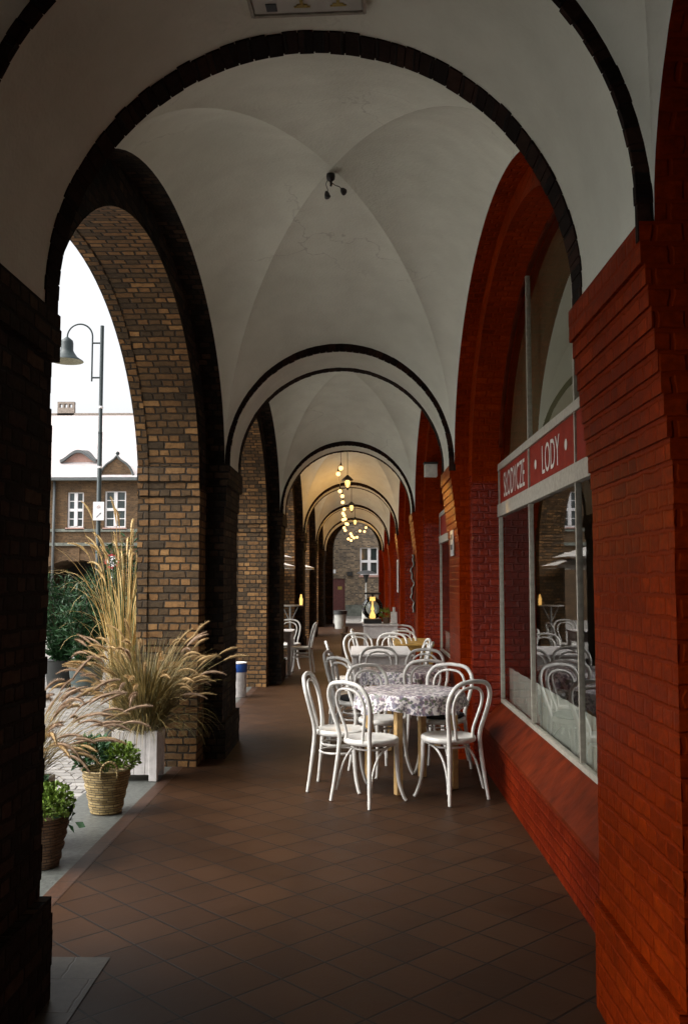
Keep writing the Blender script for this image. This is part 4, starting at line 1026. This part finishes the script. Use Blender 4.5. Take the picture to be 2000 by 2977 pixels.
mb = MB(); mb.raw([(-.05,-.014,-.13),(-.04,-.014,-.14),(.04,-.014,-.06),(.03,-.014,-.05)],[(0,1,2,3)]); mb.raw([(.06,-.014,-.03),(.02,-.014,-.05),(.045,-.014,-.075)],[(0,1,2)]); mb.build('arrow', M['ink'], o)
mb = MB(); mb.tube([(-.04,-.014,.08),(0,-.014,.12),(.04,-.014,.09),(-.02,-.014,.06)],.006,4); mb.build('emblem', M['sill'], o)
SY = 25.0; SX = at(327,1632,SY).x
o = thing('road_sign','round white road sign with a red rim on a thin post behind the reed grass','sign',(SX,SY,-.07))
zs_ = at(327,1632,SY).z+.07
mb = MB(); mb.tube([(0,.02,0),(0,.02,zs_+.2)],.025,10); mb.build('post', M['grey'], o, smooth=True)
mb = MB(); mb.lathe([(0,0),(.145,0),(.145,.004),(0,.004)],32); p = mb.build('disc', M['signwhite'], o); p.rotation_euler = (R(90),0,0); p.location = (0,0,zs_)
mb = MB(); mb.lathe([(.145,-.002),(.20,-.002),(.20,.007),(.145,.007)],32); q = mb.build('rim', M['redsign'], o, smooth=False); q.rotation_euler = (R(90),0,0); q.location = (0,0,zs_)
mb = MB(); mb.tube([(-.07,-.012,zs_-.02),(-.02,-.012,zs_+.04),(.05,-.012,zs_),(.08,-.012,zs_-.04)],.006,4); mb.build('emblem', M['grey'], o)

# ------------------------------------------------------------------ buildings across the square
def facade(mb, x0, x1, z0, z1, Y, rects=(), arch=None, dep=.18):
    xs_ = {x0, x1}
    for r in rects: xs_ |= {r[0], r[1]}
    if arch:
        cx, ha, zs, ra = arch
        for k in range(25): xs_.add(cx-ha*cos(PI*k/24))
    xs_ = sorted(xs_)
    za = lambda x: zs+ra*sqrt(max(0,1-((x-cx)/ha)**2))
    for a, b in zip(xs_, xs_[1:]):
        m = (a+b)/2; cuts = []
        for r in rects:
            if r[0] < m < r[1]: cuts.append((r[2], r[2], r[3], r[3]))
        if arch and abs(m-cx) < ha: cuts.append((z0, z0, za(a), za(b)))
        cuts.sort(); lo_a = lo_b = z0
        for c in cuts:
            if c[0] > lo_a: mb.face([(a,Y,lo_a),(b,Y,lo_b),(b,Y,c[1]),(a,Y,c[0])])
            lo_a, lo_b = c[2], c[3]
        mb.face([(a,Y,lo_a),(b,Y,lo_b),(b,Y,z1),(a,Y,z1)])
        if arch and abs(m-cx) < ha: mb.face([(a,Y,za(a)),(b,Y,za(b)),(b,Y+3,za(b)),(a,Y+3,za(a))])
    for r in rects:
        A_, B_, C_, D_ = r
        mb.face([(A_,Y,C_),(A_,Y,D_),(A_,Y+dep,D_),(A_,Y+dep,C_)]); mb.face([(B_,Y,C_),(B_,Y+dep,C_),(B_,Y+dep,D_),(B_,Y,D_)])
        mb.face([(A_,Y,D_),(B_,Y,D_),(B_,Y+dep,D_),(A_,Y+dep,D_)]); mb.face([(A_,Y,C_),(A_,Y+dep,C_),(B_,Y+dep,C_),(B_,Y,C_)])
def far_window(o, r, Y, panes=True, sillmat=None):
    A_, B_, C_, D_ = r; w = MB(); y0, y1 = Y+.08, Y+.15; f = .07
    w.box(A_,A_+f,y0,y1,C_,D_); w.box(B_-f,B_,y0,y1,C_,D_); w.box(A_+f,B_-f,y0,y1,C_,C_+f); w.box(A_+f,B_-f,y0,y1,D_-f*.6,D_)
    cx = (A_+B_)/2; zc = C_+(D_-C_)*.5
    w.box(cx-.075,cx+.075,y0-.02,y1,C_+f,D_-f*.6); w.box(A_+f,cx-.075,y0-.01,y1,zc-.06,zc+.06); w.box(cx+.075,B_-f,y0-.01,y1,zc-.06,zc+.06)
    if panes:
        for z in ((C_+zc)/2, (zc+D_)/2):
            w.box(A_+f,cx-.075,y0+.02,y1,z-.018,z+.018); w.box(cx+.075,B_-f,y0+.02,y1,z-.018,z+.018)
    ww = w.build('window', M['winwhite'], o)
    g = MB(); g.face([(A_,Y+.145,C_),(B_,Y+.145,C_),(B_,Y+.145,D_),(A_,Y+.145,D_)]); g.build('pane', M['darkglass'], ww)
    s = MB(); s.box(A_-.06,B_+.06,Y-.07,Y+.07,C_-.10,C_-.004); s.build('sill', sillmat or M['sill'], ww)
BY = 40.0
def fx(s): return at(s, 1480, BY).x
def fz(s): return at(270, s, BY).z
bd = thing('brick_house','brick house across the square with an archway, white cross windows and a curved gable','house',(0,0,0))
W1 = (fx(197),fx(244),fz(1534),fz(1431)); W2 = (fx(305),fx(367),fz(1534),fz(1428))
ztop = fz(1392)
rects = [W1, W2] + [(fx(430+75*k),fx(430+75*k+50),fz(1534),fz(1431)) for k in range(5)] + [(fx(60),fx(110),fz(1534),fz(1431))]
wl = MB(); facade(wl, -18, -3.3, -.07, ztop, BY, rects, (fx(222), fx(330)-fx(222), fz(1700), fz(1627)-fz(1700)))
wl.box(-18,-17.8,BY+.01,BY+8,-.07,ztop); wl.box(-3.5,-3.31,BY+.01,BY+8,-.07,ztop)
wl.build('wall', M['facade'], bd)
for r in rects: far_window(bd, r, BY)
mb = MB(); mb.box(-18,-3.3,BY+3.0,BY+3.2,-.07,3.2); mb.build('passage', M['void'], bd)
tr = MB()
for (s0, s1, d) in ((1546,1538,.07),(1587,1578,.10),(1398,1388,.16)): tr.box(-18.02,-3.28,BY-d,BY-.002,fz(s0),fz(s1))
tr.build('cornice', M['stonetrim'], bd)
mb = MB(); mb.box(fx(205),fx(236),BY-.06,BY-.003,fz(1632),fz(1594)); mb.build('keystone', M['facade'], bd)
mb = MB(); n = 24; cx_, ha_, zs_2, ra_ = fx(222), fx(330)-fx(222), fz(1700), fz(1627)-fz(1700)
for k in range(n):
    a, b = PI*k/n, PI*(k+1)/n
    P = lambda t, e, y: (cx_-(ha_+e)*cos(t), y, zs_2+(ra_+e)*sin(t))
    mb.face([P(a,0,BY-.04),P(b,0,BY-.04),P(b,.28,BY-.04),P(a,.28,BY-.04)]); mb.face([P(a,.28,BY-.04),P(b,.28,BY-.04),P(b,.28,BY),P(a,.28,BY)]); mb.face([P(a,0,BY-.04),P(a,0,BY),P(b,0,BY),P(b,0,BY-.04)])
mb.build('arch_trim', M['facade'], bd)
mb = MB(); xd = fx(160); mb.tube([(xd,BY-.1,0),(xd,BY-.1,ztop-.1)],.06,8); mb.build('downpipe', M['roofdark'], bd, smooth=True)
rf = MB(); zr = at(250, 1205, BY+5).z
rf.face([(-18.3,BY-.35,ztop-.0),(-3.1,BY-.35,ztop-.0),(-3.1,BY+5,zr),(-18.3,BY+5,zr)]); rf.face([(-18.3,BY+5,zr),(-3.1,BY+5,zr),(-3.1,BY+10,ztop),(-18.3,BY+10,ztop)])
rfo = rf.build('roof', M['roof'], bd)
mb = MB(); mb.box(-18.3,-3.1,BY+4.9,BY+5.1,zr-.05,zr+.05); mb.build('ridge_cap', M['chimney'], rfo)
mb = MB(); mb.box(-18.3,-3.1,BY-.40,BY-.34,ztop-.10,ztop+.03); mb.build('gutter', M['roofdark'], rfo)
# curved gable
gx0, gx1, gxc = fx(292), fx(388), fx(340); gz0 = fz(1392); gzt = fz(1327)
prof = [(gx0+(gxc-gx0)*a, gz0+(gzt-gz0)*b) for a, b in ((0,0),(0,.13),(.09,.32),(.22,.48),(.40,.62),(.58,.71),(.72,.775),(.84,.85),(.93,.93),(1,1))]
full = prof+[(2*gxc-p[0],p[1]) for p in reversed(prof[:-1])]
mb = MB(); y0, y1 = BY-.12, BY+.35
mb.face([(p[0],y0,p[1]) for p in full]); mb.face([(p[0],y1,p[1]) for p in reversed(full)])
for p, q in zip(full, full[1:]): mb.face([(p[0],y0,p[1]),(p[0],y1,p[1]),(q[0],y1,q[1]),(q[0],y0,q[1])])
gb = mb.build('gable', M['facade'], bd)
mb = MB(); mb.tube([(p[0],BY-.13,p[1]+.03) for p in full],.05,6); mb.build('coping', M['roofdark'], gb, smooth=True)
mb = MB(); mb.lathe([(.09*sin(PI*k/10), -.09*cos(PI*k/10)) for k in range(11)],14,(gxc,BY,gzt+.13)); mb.lathe([(.03,gzt-.03),(.05,gzt+.06)],10,(gxc,BY,0)); mb.build('finial', M['pole'], gb, smooth=True)
# eyebrow dormer
ex0, ex1 = fx(183)*1.03, fx(287)*1.03; exc = (ex0+ex1)/2; ehw = (ex1-ex0)/2
def roofz(y): return ztop+(zr-ztop)*(y-BY+.35)/5.35
ey = BY+.9; ez = roofz(ey); eh = (1346-1317)*ey/F_
mb = MB(); n = 24
def E(t, k): 
    x = exc-ehw+2*ehw*t; b_ = (.5-.5*cos(2*PI*t))**.8; return x, ez+eh*b_*k
for k in range(n):
    a, b = k/n, (k+1)/n; (xa,za_),(xb,zb_) = E(a,1),E(b,1)
    mb.face([(xa,ey-.25,za_+.06),(xb,ey-.25,zb_+.06),(xb,ey+2.2,zb_+.35),(xa,ey+2.2,za_+.35)]); mb.face([(xa,ey-.25,za_-.07),(xb,ey-.25,zb_-.07),(xb,ey-.25,zb_+.06),(xa,ey-.25,za_+.06)])
    mb.face([(xa,ey-.25,za_-.07),(xa,ey,za_-.07),(xb,ey,zb_-.07),(xb,ey-.25,zb_-.07)])
dm = mb.build('eyebrow_dormer', M['roofdark'], rfo, smooth=False)
mb = MB()
for k in range(n):
    (xa,za_),(xb,zb_) = E(k/n,1),E((k+1)/n,1); mb.face([(xa,ey-.05,ez-.15),(xb,ey-.05,ez-.15),(xb,ey-.05,zb_),(xa,ey-.05,za_)])
mb.build('dormer_front', M['sill'], rfo)
# chimney
def ch(s): return at(s, 1190, BY+5).x
mb = MB(); zc0, zc1 = zr-.4, at(195,1169,BY+5).z; X0, X1 = ch(170), ch(218); hz0 = at(195,1186,BY+5).z; hz1 = at(195,1175,BY+5).z
mb.box(X0,X1,BY+4.9,BY+5.15,zc0,hz0); mb.box(X0,X1,BY+4.9,BY+5.15,hz1,zc1)
wd = (X1-X0)
for k in range(4):
    c = X0+wd*(.06+.293*k); mb.box(c-wd*.055,c+wd*.055,BY+4.91,BY+5.14,hz0,hz1)
mb.build('chimney', M['chimney'], rfo)

# house that closes the view at the end of the arcade
EY = 45.0
def ex(s): return at(s, 1640, EY).x
def ez_(s): return at(1040, s, EY).z
be = thing('end_house','brown brick house closing the view beyond the far end of the arcade','house')
RW = (ex(1047),ex(1099),ez_(1672),ez_(1592)); RD = (ex(962),ex(1003),-.07,ez_(1682))
er = [RW, RD, (ex(1180),ex(1235),ez_(1672),ez_(1592)), (-6.5,-5.6,1.8,3.3)]
mb = MB(); facade(mb, -9, 9, -.07, 7.2, EY, er); mb.build('wall', M['endbrick'], be)
for r in (RW, er[2], er[3]): far_window(be, r, EY, False)
mb = MB(); mb.box(RD[0],RD[1],EY+.1,EY+.14,-.07,RD[3]); d_ = mb.build('door', M['doorred'], be)
mb = MB(); mb.box(ex(982),ex(994),EY+.08,EY+.099,ez_(1714),ez_(1705)); mb.build('door_plate', M['gilt'], d_)
mb = MB(); mb.box(RD[1]+.02,9,EY-.04,EY-.002,-.07,ez_(1758)); mb.build('plinth', M['stonetrim'], be)
mb = MB(); mb.face([(-9.3,EY-.5,7.1),(9.3,EY-.5,7.1),(9.3,EY+5,11),(-9.3,EY+5,11)]); mb.build('roof', M['roof'], be)
mb = MB(); mb.bbox(ex(966),ex(976),EY-.12,EY-.01,ez_(1667),ez_(1656),.01); tag(mb.build('wall_light', M['winwhite']),'small white box light on the brown end house above its dark red door','wall light')
mb = MB(); mb.bbox(ex(1009),ex(1025),EY-.16,EY-.01,ez_(1674),ez_(1662),.01); tag(mb.build('meter_box', M['black']),'small black box on the brown end house left of its window','box')

# ------------------------------------------------------------------ light, sky, camera
sun_el, sun_az = R(47), R(200)     # high, veiled sun over the square on the left
w = bpy.data.worlds.new('World'); sc.world = w; w.use_nodes = True
nt = w.node_tree; bg = nt.nodes['Background']
sk = nt.nodes.new('ShaderNodeTexSky'); sk.sky_type = 'NISHITA'; sk.sun_disc = False; sk.sun_elevation = sun_el; sk.air_density = 1.0; sk.dust_density = 6.0; sk.ozone_density = .6
hs = nt.nodes.new('ShaderNodeHueSaturation'); hs.inputs['Saturation'].default_value = .12
nt.links.new(sk.outputs[0], hs.inputs['Color']); nt.links.new(hs.outputs[0], bg.inputs['Color']); bg.inputs['Strength'].default_value = .15
# light comes from the left front of the square (direction from sun to scene)
sd = Vector((cos(sun_el)*-.96, cos(sun_el)*-.28, sin(sun_el)))   # towards the sun
sk.sun_rotation = math.atan2(sd.x, sd.y)
ld = bpy.data.lights.new('veiled_sun', 'SUN'); ld.energy = .9; ld.angle = R(75); ld.color = (1,.96,.9)
lo = bpy.data.objects.new('veiled_sun', ld); COL.objects.link(lo); lo.rotation_euler = sd.to_track_quat('Z','Y').to_euler()

cd = bpy.data.cameras.new('camera'); co = bpy.data.objects.new('camera', cd); COL.objects.link(co); sc.camera = co
cd.sensor_fit = 'VERTICAL'; cd.sensor_height = 36; cd.lens = 36*2700/2977; cd.clip_end = 2000; cd.clip_start = .05
co.location = (0,0,1.62); co.rotation_euler = (R(90+4.2258), 0, R(.9099))
vs = sc.view_settings; vs.view_transform = 'Standard'; vs.look = 'None'; vs.gamma = 1; vs.exposure = 1.22
sc.render.engine = 'CYCLES'; sc.cycles.use_denoising = True
sc.cycles.max_bounces = 10; sc.cycles.diffuse_bounces = 5; sc.cycles.glossy_bounces = 4; sc.cycles.transparent_max_bounces = 8
sc.cycles.sample_clamp_indirect = 6
